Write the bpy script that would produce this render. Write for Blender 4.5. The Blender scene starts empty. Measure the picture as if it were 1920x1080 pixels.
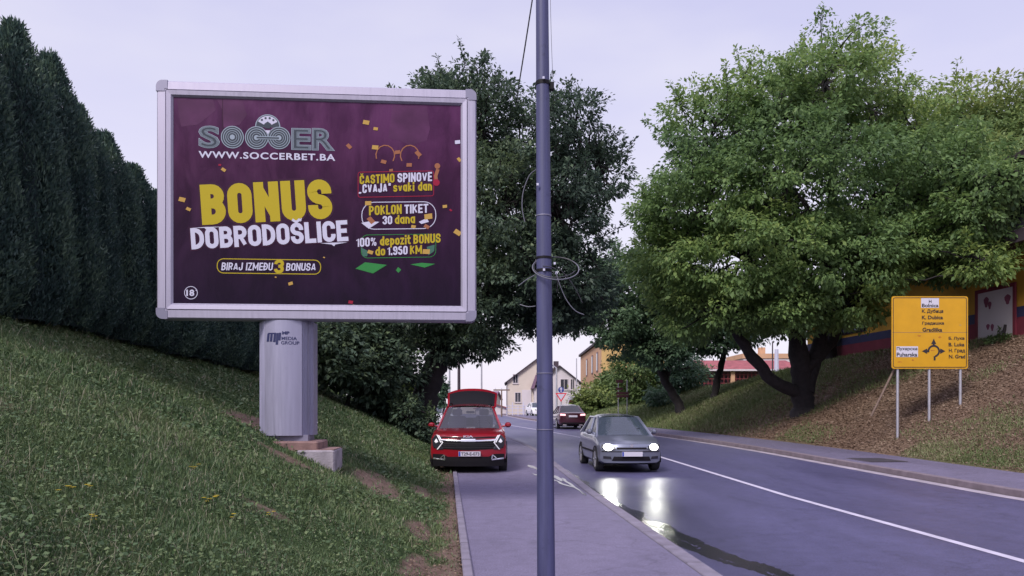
import bpy, math, random
import numpy as np
from mathutils import Vector, Matrix

C = bpy.context.scene.collection
R = math.radians
# ------------------------------------------------------------------ camera, sky, sun, exposure
F, HX, HY, CAMZ = 1450.0, 960.0, 765.0, 1.6
cd = bpy.data.cameras.new('camera'); cam = bpy.data.objects.new('camera', cd); C.objects.link(cam)
cam.location = (0, 0, CAMZ); cam.rotation_euler = (R(90), 0, 0)
cd.sensor_width = 36; cd.lens = 36 * F / 1920; cd.shift_y = (HY - 540) / 1920
cd.clip_start = 0.1; cd.clip_end = 4000
sc = bpy.context.scene
sc.camera = cam
sc.view_settings.view_transform = 'Standard'; sc.view_settings.look = 'None'
sc.view_settings.exposure = 0.3; sc.view_settings.gamma = 1
sc.render.engine = 'CYCLES'
sc.cycles.max_bounces = 8; sc.cycles.diffuse_bounces = 5; sc.cycles.glossy_bounces = 3
sc.cycles.transmission_bounces = 4; sc.cycles.transparent_max_bounces = 6
sc.cycles.use_denoising = True

SUN_EL, SUN_AZ = 43.0, 210.0      # azimuth the light comes FROM, clockwise from +Y: behind the camera and a little to its left
w = bpy.data.worlds.new('World'); sc.world = w; w.use_nodes = True
nt = w.node_tree; nt.nodes.clear()
def N(t, tree=None, **kw):
    n = (tree or nt).nodes.new(t)
    for k, v in kw.items(): setattr(n, k, v)
    return n
out = N('ShaderNodeOutputWorld')
sky = N('ShaderNodeTexSky', sky_type='NISHITA', sun_disc=False)
sky.sun_elevation = R(SUN_EL); sky.sun_rotation = R(SUN_AZ)
b1 = N('ShaderNodeBackground'); b1.inputs[1].default_value = 0.10
nt.links.new(sky.outputs[0], b1.inputs[0])
tc = N('ShaderNodeTexCoord'); sp = N('ShaderNodeSeparateXYZ'); nt.links.new(tc.outputs['Generated'], sp.inputs[0])
cr = N('ShaderNodeValToRGB'); nt.links.new(sp.outputs['Z'], cr.inputs[0])
els = cr.color_ramp.elements
els[0].position = 0.0; els[0].color = (0.92, 0.84, 0.98, 1)
els[1].position = 1.0; els[1].color = (1.15, 1.06, 1.55, 1)
for p, c in ((0.14, (0.90, 0.85, 0.98, 1)), (0.27, (0.80, 0.77, 0.96, 1)), (0.40, (0.67, 0.66, 0.91, 1)), (0.50, (0.62, 0.61, 0.88, 1)), (0.72, (0.95, 0.90, 1.28, 1))):
    e = els.new(p); e.color = c
nz = N('ShaderNodeTexNoise'); nz.inputs['Scale'].default_value = 2.2; nz.inputs['Detail'].default_value = 4
mp = N('ShaderNodeMapping'); mp.inputs['Scale'].default_value = (1, 1, 3.0)
nt.links.new(tc.outputs['Generated'], mp.inputs[0]); nt.links.new(mp.outputs[0], nz.inputs['Vector'])
mr = N('ShaderNodeMapRange'); mr.inputs[1].default_value = 0.42; mr.inputs[2].default_value = 0.72
mr.inputs[3].default_value = 0.0; mr.inputs[4].default_value = 0.75
nt.links.new(nz.outputs[0], mr.inputs[0])
mx = N('ShaderNodeMixRGB'); mx.inputs[2].default_value = (0.86, 0.83, 0.95, 1)
nt.links.new(mr.outputs[0], mx.inputs[0]); nt.links.new(cr.outputs[0], mx.inputs[1])
b2 = N('ShaderNodeBackground'); b2.inputs[1].default_value = 0.87; nt.links.new(mx.outputs[0], b2.inputs[0])
ms = N('ShaderNodeMixShader'); ms.inputs[0].default_value = 0.88
nt.links.new(b1.outputs[0], ms.inputs[1]); nt.links.new(b2.outputs[0], ms.inputs[2]); nt.links.new(ms.outputs[0], out.inputs[0])

sl = bpy.data.lights.new('sun', 'SUN'); so = bpy.data.objects.new('sun', sl); C.objects.link(so)
sl.energy = 2.9; sl.angle = R(18); sl.color = (1.0, 0.94, 0.88)
az = R(SUN_AZ)
dirv = Vector((math.sin(az) * math.cos(R(SUN_EL)), math.cos(az) * math.cos(R(SUN_EL)), math.sin(R(SUN_EL))))
so.rotation_euler = dirv.to_track_quat('Z', 'Y').to_euler()

# ------------------------------------------------------------------ materials
def mat(name, col, rough=0.6, metal=0.0, var=0.0, vscale=8.0, bump=0.0, bscale=60.0, coat=0.0, emit=None, estr=0.0, spec=0.5):
    m = bpy.data.materials.new(name); m.use_nodes = True
    t = m.node_tree; p = t.nodes['Principled BSDF']
    p.inputs['Base Color'].default_value = (*col, 1); p.inputs['Roughness'].default_value = rough
    p.inputs['Metallic'].default_value = metal; p.inputs['Coat Weight'].default_value = coat
    p.inputs['Coat Roughness'].default_value = 0.08; p.inputs['Specular IOR Level'].default_value = spec
    if emit: p.inputs['Emission Color'].default_value = (*emit, 1); p.inputs['Emission Strength'].default_value = estr
    if var or bump:
        c = N('ShaderNodeTexCoord', t)
    if var:
        n = N('ShaderNodeTexNoise', t); n.inputs['Scale'].default_value = vscale; n.inputs['Detail'].default_value = 6
        t.links.new(c.outputs['Object'], n.inputs['Vector'])
        r = N('ShaderNodeMapRange', t); r.inputs[1].default_value = .3; r.inputs[2].default_value = .7
        r.inputs[3].default_value = 1 - var; r.inputs[4].default_value = 1 + var
        t.links.new(n.outputs[0], r.inputs[0])
        h = N('ShaderNodeVectorMath', t, operation='SCALE'); h.inputs[0].default_value = col
        t.links.new(r.outputs[0], h.inputs['Scale']); t.links.new(h.outputs[0], p.inputs['Base Color'])
    if bump:
        n = N('ShaderNodeTexNoise', t); n.inputs['Scale'].default_value = bscale; n.inputs['Detail'].default_value = 5
        t.links.new(c.outputs['Object'], n.inputs['Vector'])
        b = N('ShaderNodeBump', t); b.inputs['Strength'].default_value = bump; b.inputs['Distance'].default_value = .02
        t.links.new(n.outputs[0], b.inputs['Height']); t.links.new(b.outputs[0], p.inputs['Normal'])
    return m

def weathered(name, col, rough, metal, amt, spots=.0):
    m = mat(name, col, rough, metal); t = m.node_tree; p = t.nodes['Principled BSDF']; c = N('ShaderNodeTexCoord', t)
    mpn = N('ShaderNodeMapping', t); mpn.inputs['Scale'].default_value = (14, 14, .7); t.links.new(c.outputs['Object'], mpn.inputs[0])
    n = N('ShaderNodeTexNoise', t); n.inputs['Scale'].default_value = 1.6; n.inputs['Detail'].default_value = 7; n.inputs['Roughness'].default_value = .65; t.links.new(mpn.outputs[0], n.inputs['Vector'])
    k = N('ShaderNodeTexNoise', t); k.inputs['Scale'].default_value = 9; k.inputs['Detail'].default_value = 6; k.inputs['Roughness'].default_value = .75; t.links.new(c.outputs['Object'], k.inputs['Vector'])
    r = N('ShaderNodeMapRange', t); r.inputs[1].default_value = .3; r.inputs[2].default_value = .7; r.inputs[3].default_value = 1 - amt; r.inputs[4].default_value = 1 + amt; t.links.new(n.outputs[0], r.inputs[0])
    q = N('ShaderNodeMapRange', t); q.inputs[1].default_value = .60; q.inputs[2].default_value = .72; q.inputs[3].default_value = 1; q.inputs[4].default_value = 1 - spots; t.links.new(k.outputs[0], q.inputs[0])
    mu = N('ShaderNodeMath', t, operation='MULTIPLY'); t.links.new(r.outputs[0], mu.inputs[0]); t.links.new(q.outputs[0], mu.inputs[1])
    h = N('ShaderNodeVectorMath', t, operation='SCALE'); h.inputs[0].default_value = col; t.links.new(mu.outputs[0], h.inputs['Scale']); t.links.new(h.outputs[0], p.inputs['Base Color'])
    g_ = N('ShaderNodeMapRange', t); g_.inputs[1].default_value = .3; g_.inputs[2].default_value = .7; g_.inputs[3].default_value = rough - .1; g_.inputs[4].default_value = rough + .15; t.links.new(n.outputs[0], g_.inputs[0]); t.links.new(g_.outputs[0], p.inputs['Roughness'])
    return m

def jointed(name, col, pitch):
    m = mat(name, col, .85, 0, .18, 5, .3, 60); t = m.node_tree; p = t.nodes['Principled BSDF']; src = p.inputs['Base Color'].links[0].from_socket
    c = N('ShaderNodeTexCoord', t); x = N('ShaderNodeSeparateXYZ', t); t.links.new(c.outputs['Object'], x.inputs[0])
    q = N('ShaderNodeMath', t, operation='PINGPONG'); q.inputs[1].default_value = pitch / 2; t.links.new(x.outputs['Y'], q.inputs[0])
    r = N('ShaderNodeMapRange', t); r.inputs[1].default_value = .006; r.inputs[2].default_value = .016; r.inputs[3].default_value = .35; r.inputs[4].default_value = 1; t.links.new(q.outputs[0], r.inputs[0])
    h = N('ShaderNodeVectorMath', t, operation='SCALE'); t.links.new(src, h.inputs[0]); t.links.new(r.outputs[0], h.inputs['Scale']); t.links.new(h.outputs[0], p.inputs['Base Color']); return m

def leaf_mat(name, stops, trans=0.25, rough=0.55):
    """colour of each leaf from its own 'tone' attribute"""
    m = bpy.data.materials.new(name); m.use_nodes = True; t = m.node_tree; p = t.nodes['Principled BSDF']
    a = N('ShaderNodeAttribute', t, attribute_name='tone')
    r = N('ShaderNodeValToRGB', t); t.links.new(a.outputs['Fac'], r.inputs[0])
    e = r.color_ramp.elements
    e[0].position, e[0].color = stops[0][0], (*stops[0][1], 1); e[1].position, e[1].color = stops[-1][0], (*stops[-1][1], 1)
    for q, c in stops[1:-1]: e.new(q).color = (*c, 1)
    t.links.new(r.outputs[0], p.inputs['Base Color']); p.inputs['Roughness'].default_value = rough
    p.inputs['Specular IOR Level'].default_value = 0.35
    if trans:
        tr = N('ShaderNodeBsdfTranslucent', t); t.links.new(r.outputs[0], tr.inputs[0])
        x = N('ShaderNodeMixShader', t); x.inputs[0].default_value = trans
        t.links.new(p.outputs[0], x.inputs[1]); t.links.new(tr.outputs[0], x.inputs[2])
        t.links.new(x.outputs[0], t.nodes['Material Output'].inputs[0])
    return m

def glass_mat(name, col=(.02, .025, .03), thru=0.35):
    m = bpy.data.materials.new(name); m.use_nodes = True; t = m.node_tree; p = t.nodes['Principled BSDF']
    p.inputs['Base Color'].default_value = (*col, 1); p.inputs['Roughness'].default_value = 0.05; p.inputs['Specular IOR Level'].default_value = 1.0
    tr = N('ShaderNodeBsdfTransparent', t); tr.inputs[0].default_value = (.75, .8, .85, 1)
    x = N('ShaderNodeMixShader', t); x.inputs[0].default_value = thru
    t.links.new(p.outputs[0], x.inputs[1]); t.links.new(tr.outputs[0], x.inputs[2])
    t.links.new(x.outputs[0], t.nodes['Material Output'].inputs[0])
    return m

M = {}
M['alu'] = weathered('brushed_aluminium', (.37, .345, .46), .5, .4, .10, .12)
M['alu_dark'] = mat('dull_aluminium', (.22, .21, .30), .5, .4, .08, 3.0)
M['post'] = weathered('silver_lacquer', (.33, .32, .45), .42, .5, .05, .10)
M['concrete'] = mat('concrete', (.28, .25, .29), .9, 0, .25, 6, .4, 40)
M['concrete_red'] = mat('rusty_concrete', (.20, .12, .115), .9, 0, .3, 5, .4, 30)
M['kerb'] = jointed('kerb_concrete', (.19, .17, .225), 1.0)
M['kerb_dirty'] = mat('dirty_kerb', (.17, .135, .16), .9, 0, .2, 4, .3, 60)
M['gutter'] = mat('pale_gutter', (.34, .30, .35), .8, 0, .25, 2, .2, 60)
M['white_paint'] = mat('road_paint', (.50, .47, .58), .6, 0, .12, 5)
M['seam'] = mat('dark_seam', (.05, .045, .06), .8)
M['pole'] = weathered('pole_paint', (.058, .060, .145), .55, .1, .30, .35)
M['galv'] = mat('galvanised', (.45, .44, .50), .45, .6, .08, 5)
M['black'] = mat('black_plastic', (.008, .007, .010), .6, spec=.2)
M['cable'] = mat('cable_rubber', (.035, .033, .045), .5)
M['cable_grey'] = mat('cable_grey', (.13, .13, .17), .5)
M['red'] = mat('red_car_paint', (.25, .003, .014), .28, .1, 0, coat=1.0)
M['silver'] = mat('silver_car_paint', (.20, .215, .29), .3, .55, 0, coat=.8)
M['wine'] = mat('wine_car_paint', (.045, .006, .016), .25, .2, 0, coat=1.0)
M['whitecar'] = mat('white_car_paint', (.75, .74, .78), .3, 0, 0, coat=.8)
M['tyre'] = mat('tyre_rubber', (.02, .02, .022), .8)
M['rim'] = mat('alloy', (.5, .5, .55), .3, .8)
M['chrome'] = mat('chrome', (.82, .82, .88), .15, .9)
M['satin'] = mat('satin_trim', (.75, .75, .82), .3, .5)
M['glass'] = glass_mat('car_glass', (.010, .012, .016), .22)
M['glass_sky'] = glass_mat('sky_tinted_car_glass', (.065, .085, .12), .38)  # blue-grey base colour paints the sky's reflection into the windscreen
M['pane'] = mat('window_pane', (.045, .045, .06), .08)
M['headlight'] = mat('lit_headlight', (.9, .9, .9), .2, emit=(1, 1, .92), estr=9)
M['lens'] = mat('lamp_lens', (.025, .025, .035), .15, coat=.3)
M['drl'] = mat('white_lamp', (.85, .85, .9), .2)
M['brake'] = mat('lit_tail_lamp', (.8, .3, .3), .2, emit=(1, .45, .5), estr=1.6)
M['plate'] = mat('plate_white', (.52, .50, .60), .4)
M['plate_blue'] = mat('plate_blue', (.03, .06, .35), .4)
M['ink'] = mat('black_ink', (.015, .012, .02), .6)
M['navy'] = mat('navy_ink', (.012, .016, .085), .5)
M['lwhite'] = mat('print_white', (.50, .49, .64), .5, spec=.14)
M['lyellow'] = mat('print_yellow', (.40, .31, .02), .5, spec=.14)
M['lgold'] = mat('print_gold', (.42, .26, .07), .5, spec=.14)
M['lorange'] = mat('print_orange', (.28, .11, .06), .5, spec=.14)
M['lred'] = mat('print_red', (.26, .012, .04), .5, spec=.14)
M['lgreen'] = mat('print_green', (.03, .19, .05), .5, spec=.14)
M['ldark'] = mat('print_dark', (.035, .008, .03), .5, spec=.14)
M['lteal'] = mat('print_slate', (.045, .055, .075), .5, spec=.14)
M['lpale'] = mat('print_pale', (.27, .32, .40), .5, spec=.14)
M['sign_yellow'] = mat('sign_yellow', (.52, .265, .004), .45, 0, .06, 3)
M['rust'] = mat('rust_mark', (.42, .16, .01), .7, 0, .3, 20)
M['bark'] = mat('bark', (.020, .016, .019), .9, 0, .35, 6, .8, 14)
M['wood'] = mat('weathered_wood', (.16, .11, .09), .85, 0, .2, 10)
M['stone_white'] = mat('white_render', (.54, .49, .53), .9, 0, .06, 1.0)
M['cream'] = mat('cream_render', (.54, .47, .42), .9, 0, .06, 1.0)
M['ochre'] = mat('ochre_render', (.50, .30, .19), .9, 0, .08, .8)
M['ochre_lit'] = mat('ochre_lit_render', (.50, .33, .14), .9, 0, .08, .8)  # yellower copy of the ochre, paints the front wall as sunlit
M['mustard'] = mat('mustard_render', (.46, .25, .026), .85, 0, .22, .8)
M['blue_band'] = mat('blue_dado', (.022, .024, .075), .7, 0, .3, 1)
M['maroon'] = mat('maroon_base', (.15, .018, .035), .8, 0, .3, 1.2)
M['purple'] = mat('purple_render', (.20, .05, .10), .8, 0, .3, 1)
M['dark_roof'] = mat('dark_roof', (.05, .035, .05), .8, 0, .2, 2)
M['red_roof'] = mat('red_roof', (.26, .07, .08), .8, 0, .25, 2)
M['violet_roof'] = mat('violet_roof', (.17, .10, .16), .8, 0, .2, 2)
M['red_steel'] = mat('red_steel', (.22, .035, .045), .6)
M['brown_sign'] = mat('brown_sign', (.10, .03, .04), .5)
M['sign_blue'] = mat('sign_blue', (.04, .06, .26), .4)
M['sign_red'] = mat('sign_red', (.6, .03, .05), .4)
M['grate'] = mat('iron_cover', (.06, .055, .07), .6, .3, .2, 8)
M['interior'] = mat('car_interior', (.02, .02, .025), .8)
M['seat'] = mat('light_seat', (.35, .36, .42), .8)

# leaf palettes
M['leaf_big'] = leaf_mat('linden_leaf', [(0, (.070, .130, .070)), (.45, (.165, .262, .088)), (.8, (.29, .365, .10)), (1, (.43, .42, .10))], .45)
M['leaf_light'] = leaf_mat('light_leaf', [(0, (.08, .14, .07)), (.5, (.18, .26, .095)), (1, (.35, .38, .11))], .42)
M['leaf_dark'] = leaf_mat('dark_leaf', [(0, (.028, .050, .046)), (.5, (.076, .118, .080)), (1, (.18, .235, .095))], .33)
M['leaf_mid'] = leaf_mat('mid_leaf', [(0, (.05, .10, .07)), (.5, (.115, .19, .10)), (1, (.23, .29, .11))], .36)
M['leaf_bush'] = leaf_mat('bush_leaf', [(0, (.06, .10, .04)), (.5, (.11, .17, .055)), (1, (.24, .27, .07))], .3)
M['thuja'] = leaf_mat('thuja_spray', [(0, (.020, .040, .044)), (.5, (.050, .092, .084)), (1, (.12, .18, .115))], .30)
M['grass'] = leaf_mat('grass_blade', [(0, (.024, .056, .026)), (.4, (.078, .128, .054)), (.72, (.135, .180, .076)), (.86, (.18, .185, .105)), (1, (.36, .33, .26))], .2)
M['lawn'] = leaf_mat('lawn_blade', [(0, (.055, .085, .035)), (.4, (.11, .155, .06)), (.72, (.16, .20, .08)), (.86, (.22, .22, .12)), (1, (.36, .33, .2))], .25)  # yellower lawn green, also lightened to make up for crown shade on the bank
M['litter'] = leaf_mat('dry_litter', [(0, (.11, .072, .055)), (.35, (.165, .108, .078)), (.7, (.215, .150, .108)), (1, (.32, .25, .18))], .1)
M['flower'] = mat('yellow_petal', (.50, .38, .02), .6)

# ------------------------------------------------------------------ mesh helpers
class MB:
    def __init__(s): s.v = []; s.f = []; s.m = []
    def add(s, vs, fs, mi=0):
        o = len(s.v); s.v += [tuple(p) for p in vs]; s.f += [tuple(i + o for i in f) for f in fs]; s.m += [mi] * len(fs); return s
    def box(s, x0, x1, y0, y1, z0, z1, mi=0, bev=0.0):
        if bev:
            b = min(bev, abs(x1 - x0) / 2.1, abs(y1 - y0) / 2.1, abs(z1 - z0) / 2.1)
            vs = []; 
            for z, ins in ((z0, b), (z0 + b, 0), (z1 - b, 0), (z1, b)):
                xa, xb, ya, yb = x0 + ins, x1 - ins, y0 + ins, y1 - ins
                c = b
                vs += [(xa + c, ya, z), (xb - c, ya, z), (xb, ya + c, z), (xb, yb - c, z), (xb - c, yb, z), (xa + c, yb, z), (xa, yb - c, z), (xa, ya + c, z)]
            fs = [tuple(range(7, -1, -1)), tuple(range(24, 32))]
            for k in range(3):
                for i in range(8): fs.append((k * 8 + i, k * 8 + (i + 1) % 8, k * 8 + 8 + (i + 1) % 8, k * 8 + 8 + i))
            return s.add(vs, fs, mi)
        vs = [(x0, y0, z0), (x1, y0, z0), (x1, y1, z0), (x0, y1, z0), (x0, y0, z1), (x1, y0, z1), (x1, y1, z1), (x0, y1, z1)]
        return s.add(vs, [(3, 2, 1, 0), (4, 5, 6, 7), (0, 1, 5, 4), (1, 2, 6, 5), (2, 3, 7, 6), (3, 0, 4, 7)], mi)
    def tube(s, pts, rad, n=8, mi=0, cap=True):
        pts = [Vector(p) for p in pts]
        if not hasattr(rad, '__len__'): rad = [rad] * len(pts)
        vs = []; up = None
        for i, p in enumerate(pts):
            t = (pts[min(i + 1, len(pts) - 1)] - pts[max(i - 1, 0)]).normalized()
            if up is None: up = Vector((0, 0, 1)) if abs(t.z) < .9 else Vector((1, 0, 0))
            a = t.cross(up); a = a.normalized() if a.length > 1e-5 else Vector((1, 0, 0)); b = a.cross(t).normalized(); up = b
            for k in range(n):
                q = 2 * math.pi * k / n; vs.append(p + (a * math.cos(q) + b * math.sin(q)) * rad[i])
        fs = []
        for i in range(len(pts) - 1):
            for k in range(n): fs.append((i * n + k, i * n + (k + 1) % n, (i + 1) * n + (k + 1) % n, (i + 1) * n + k))
        if cap: fs += [tuple(range(n - 1, -1, -1)), tuple((len(pts) - 1) * n + k for k in range(n))]
        return s.add(vs, fs, mi)
    def prism(s, poly, y0, y1, mi=0):
        """poly in (x,z), extruded along y from y0 (front) to y1"""
        n = len(poly)
        vs = [(x, y0, z) for x, z in poly] + [(x, y1, z) for x, z in poly]
        fs = [tuple(range(n)), tuple(range(2 * n - 1, n - 1, -1))] + [(i, i + n, (i + 1) % n + n, (i + 1) % n) for i in range(n)]
        return s.add(vs, fs, mi)
    def lathe_x(s, prof, cx, cy, cz, n=24, mi=0):
        """prof: (x, r) along the x axis"""
        vs = []
        for x, r in prof:
            for k in range(n):
                q = 2 * math.pi * k / n; vs.append((cx + x, cy + r * math.cos(q), cz + r * math.sin(q)))
        fs = []
        for i in range(len(prof) - 1):
            for k in range(n): fs.append((i * n + k, i * n + (k + 1) % n, (i + 1) * n + (k + 1) % n, (i + 1) * n + k))
        return s.add(vs, fs, mi)
    def grid(s, rows, mi=0, flip=False):
        nr, nc = len(rows), len(rows[0]); vs = [p for r in rows for p in r]; fs = []
        for i in range(nr - 1):
            for j in range(nc - 1):
                f = (i * nc + j, i * nc + j + 1, (i + 1) * nc + j + 1, (i + 1) * nc + j); fs.append(f[::-1] if flip else f)
        return s.add(vs, fs, mi)
    def build(s, name, mats, parent=None, smooth=False, loc=None, angle=40):
        me = bpy.data.meshes.new(name); me.from_pydata(s.v, [], s.f); me.validate()
        mats = mats if isinstance(mats, (list, tuple)) else [mats]
        for m_ in mats: me.materials.append(M[m_] if isinstance(m_, str) else m_)
        if len(mats) > 1 and len(me.polygons) == len(s.m): me.polygons.foreach_set('material_index', s.m)
        import bmesh
        bm = bmesh.new(); bm.from_mesh(me); bmesh.ops.recalc_face_normals(bm, faces=bm.faces); bm.to_mesh(me); bm.free()
        if smooth:
            me.polygons.foreach_set('use_smooth', [True] * len(me.polygons))
            me.set_sharp_from_angle(angle=R(angle))
        me.update()
        o = bpy.data.objects.new(name, me); C.objects.link(o)
        if parent: o.parent = parent
        if loc: o.location = loc
        return o

def tag(o, label, cat, group=None):
    o['label'] = label; o['category'] = cat
    if group: o['group'] = group
    return o
def thing(name, label, cat, loc=(0, 0, 0), rz=0, group=None):
    o = bpy.data.objects.new(name, None); C.objects.link(o); o.location = loc; o.rotation_euler = (0, 0, rz); o.empty_display_size = .2
    return tag(o, label, cat, group)
def structure(o): o['kind'] = 'structure'; return o
def copy_tree(o, parent=None):
    c = o.copy(); C.objects.link(c)
    if parent: c.parent = parent
    for ch in list(o.children): copy_tree(ch, c)
    return c

def np_mesh(name, V, Fq, mats, parent=None, tone=None, smooth=False, nside=4):
    me = bpy.data.meshes.new(name); nv, nf = len(V), len(Fq)
    me.vertices.add(nv); me.vertices.foreach_set('co', np.asarray(V, np.float32).ravel())
    me.loops.add(nf * nside); me.loops.foreach_set('vertex_index', np.asarray(Fq, np.int32).ravel())
    me.polygons.add(nf); me.polygons.foreach_set('loop_start', np.arange(nf, dtype=np.int32) * nside)
    me.polygons.foreach_set('loop_total', np.full(nf, nside, np.int32))
    if smooth: me.polygons.foreach_set('use_smooth', np.ones(nf, bool))
    if tone is not None:
        a = me.attributes.new('tone', 'FLOAT', 'POINT'); a.data.foreach_set('value', np.asarray(tone, np.float32))
    me.materials.append(M[mats]); me.update(calc_edges=True)
    o = bpy.data.objects.new(name, me); C.objects.link(o)
    if parent: o.parent = parent
    return o

def W(px, py, Y):
    """a point seen at photo pixel (px,py) at distance Y"""
    return Vector(((px - HX) / F * Y, Y, CAMZ + (HY - py) / F * Y))

# ------------------------------------------------------------------ terrain functions
def sstep(a, b, x):
    t = np.clip((np.asarray(x, float) - a) / (b - a), 0, 1); return t * t * (3 - 2 * t)
def rise(Y): return 0.0125 * (np.clip(Y, 15, 75) - 15)
def cx(Y):
    Y = np.asarray(Y, float); return -0.055 * np.minimum(Y, 140) - 5.8 * sstep(25, 78, Y)
def uL(Y): return np.clip(.05 - .03 * (np.asarray(Y, float) - 7), -.32, .15)
def vnoise(x, y, s, seed=0):
    x = np.asarray(x, float) * s; y = np.asarray(y, float) * s
    xi, yi = np.floor(x).astype(np.int64), np.floor(y).astype(np.int64); fx, fy = x - xi, y - yi
    fx = fx * fx * (3 - 2 * fx); fy = fy * fy * (3 - 2 * fy)
    def h(a, b):
        n = (a * 374761393 + b * 668265263 + seed * 1442695041) & 0xffffffff
        n = ((n ^ (n >> 13)) * 1274126177) & 0xffffffff
        return ((n ^ (n >> 16)) & 0xffff) / 65535.0
    return (h(xi, yi) * (1 - fx) + h(xi + 1, yi) * fx) * (1 - fy) + (h(xi, yi + 1) * (1 - fx) + h(xi + 1, yi + 1) * fx) * fy
def height(u, Y):
    u = np.asarray(u, float); Y = np.asarray(Y, float)
    us = uL(Y) - .42
    d = np.maximum(us - u, 0)
    zl = np.where(d < 6.3, .47 * d, .47 * 6.3 + .06 * (d - 6.3)); zl = zl * (1 - sstep(31, 46, Y)) 
    zl = zl + np.minimum(d, 1) * .10 * (vnoise(u, Y, .9, 3) - .5) + np.minimum(d, 1) * .05 * (vnoise(u, Y, 2.6, 5) - .5)
    e = np.maximum(u - 13.0, 0)
    zr = np.where(e < 7.6, .53 * e, .53 * 7.6 + .03 * (e - 7.6)); zr = zr * (1 - .40 * sstep(36, 58, Y)) * (1 - .8 * sstep(76, 100, Y))
    zr = zr + np.minimum(e, 1) * .16 * (vnoise(u, Y, .5, 8) - .5) + np.minimum(e, 1) * .05 * (vnoise(u, Y, 2.0, 9) - .5)
    mid = np.where((u > uL(Y) - .06) & (u < 12.95), -.25, 0.0)
    lowr = np.where(u >= 12.95, .03, 0)
    return rise(Y) + mid + lowr + np.where(u < 6, zl, zr)
def soil(u, Y):
    X = u + cx(Y)
    edge = 1 - sstep(.10, .40, np.abs(u - (uL(Y) - .16)) + .40 * (vnoise(u, Y, 2.5, 21) - .5))
    def blob(x, y, rx, ry, a=0):
        dx, dy = X - x, Y - y; c, s = math.cos(a), math.sin(a)
        q = ((dx * c + dy * s) / rx) ** 2 + ((-dx * s + dy * c) / ry) ** 2
        return 1 - sstep(.5, 1.3, q + .9 * (vnoise(X, Y, 2.2, 23) - .5))
    b = np.maximum.reduce([blob(-2.1, 12.0, .34, 1.3, .18), blob(-1.6, 13.6, .22, .8, .1), blob(-4.15, 12.3, .40, .9, .1),
                           blob(-3.0, 10.45, .5, .22), blob(-1.15, 9.6, .18, .9, .1), blob(-.95, 7.5, .14, .6), blob(-2.2, 6.9, .22, .16)])
    patch = sstep(.84, .93, vnoise(u, Y, 1.3, 31)) * .5
    return np.where(u < 6, np.clip(np.maximum.reduce([edge, b, patch]), 0, 1), 0)
def green_right(u, Y):
    g = sstep(33, 44, Y + 5 * (vnoise(u, Y, .35, 41) - .5))
    g2 = sstep(.45, .7, vnoise(u, Y, .7, 43)) * (1 - sstep(14.2, 16.5, u)) * (1 - sstep(22, 26, Y)) * .62
    g3 = sstep(.55, .8, vnoise(u, Y, .45, 47)) * .35
    return np.clip(np.maximum.reduce([g, g2, g3]), 0, 1)

# ground sheet, swept along the road, out to the horizon
us_ = np.concatenate([[-900, -300, -120, -60, -30, -20, -14], np.arange(-11, -.7, .22), np.arange(-.7, .25, .06), [2, 6, 10, 12.9], np.arange(12.96, 13.4, .08), np.arange(13.5, 24, .25), [25, 27, 30, 36, 50, 90, 180, 400, 900]])
ys_ = np.concatenate([[-60, -20, -8], np.arange(-4, 32, .25), np.arange(32, 80, .8), np.arange(80, 150, 4), [170, 220, 300, 450, 700, 1200, 2500]])
U, Yg = np.meshgrid(us_, ys_)
Xg = U + cx(Yg); Zg = height(U, Yg)
V = np.stack([Xg, Yg, Zg], -1).reshape(-1, 3); nc_ = len(us_)
ii, jj = np.meshgrid(np.arange(len(ys_) - 1), np.arange(nc_ - 1), indexing='ij')
Fq = np.stack([ii * nc_ + jj, ii * nc_ + jj + 1, (ii + 1) * nc_ + jj + 1, (ii + 1) * nc_ + jj], -1).reshape(-1, 4)
gm = bpy.data.materials.new('earth_and_turf'); gm.use_nodes = True; t = gm.node_tree; p = t.nodes['Principled BSDF']
M['ground'] = gm
ga = N('ShaderNodeAttribute', t, attribute_name='soil'); gl = N('ShaderNodeAttribute', t, attribute_name='litter')
tcn = N('ShaderNodeTexCoord', t)
n1 = N('ShaderNodeTexNoise', t); n1.inputs['Scale'].default_value = 9; n1.inputs['Detail'].default_value = 8; n1.inputs['Roughness'].default_value = .7
t.links.new(tcn.outputs['Object'], n1.inputs['Vector'])
def ramp(c0, c1, src):
    r = N('ShaderNodeValToRGB', t); r.color_ramp.elements[0].position = .3; r.color_ramp.elements[1].position = .7
    r.color_ramp.elements[0].color = (*c0, 1); r.color_ramp.elements[1].color = (*c1, 1); t.links.new(src, r.inputs[0]); return r.outputs[0]
cg = ramp((.032, .055, .022), (.080, .115, .045), n1.outputs[0]); cs = ramp((.085, .055, .045), (.21, .15, .125), n1.outputs[0]); cl = ramp((.13, .085, .063), (.21, .145, .105), n1.outputs[0])
m1 = N('ShaderNodeMixRGB', t); t.links.new(ga.outputs['Fac'], m1.inputs[0]); t.links.new(cg, m1.inputs[1]); t.links.new(cs, m1.inputs[2])
m2 = N('ShaderNodeMixRGB', t); t.links.new(gl.outputs['Fac'], m2.inputs[0]); t.links.new(m1.outputs[0], m2.inputs[1]); t.links.new(cl, m2.inputs[2])
t.links.new(m2.outputs[0], p.inputs['Base Color']); p.inputs['Roughness'].default_value = .95; p.inputs['Specular IOR Level'].default_value = .1
bp = N('ShaderNodeBump', t); bp.inputs['Strength'].default_value = .8; bp.inputs['Distance'].default_value = .05
t.links.new(n1.outputs[0], bp.inputs['Height']); t.links.new(bp.outputs[0], p.inputs['Normal'])
g = np_mesh('ground', V, Fq, 'ground', smooth=True)
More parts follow.
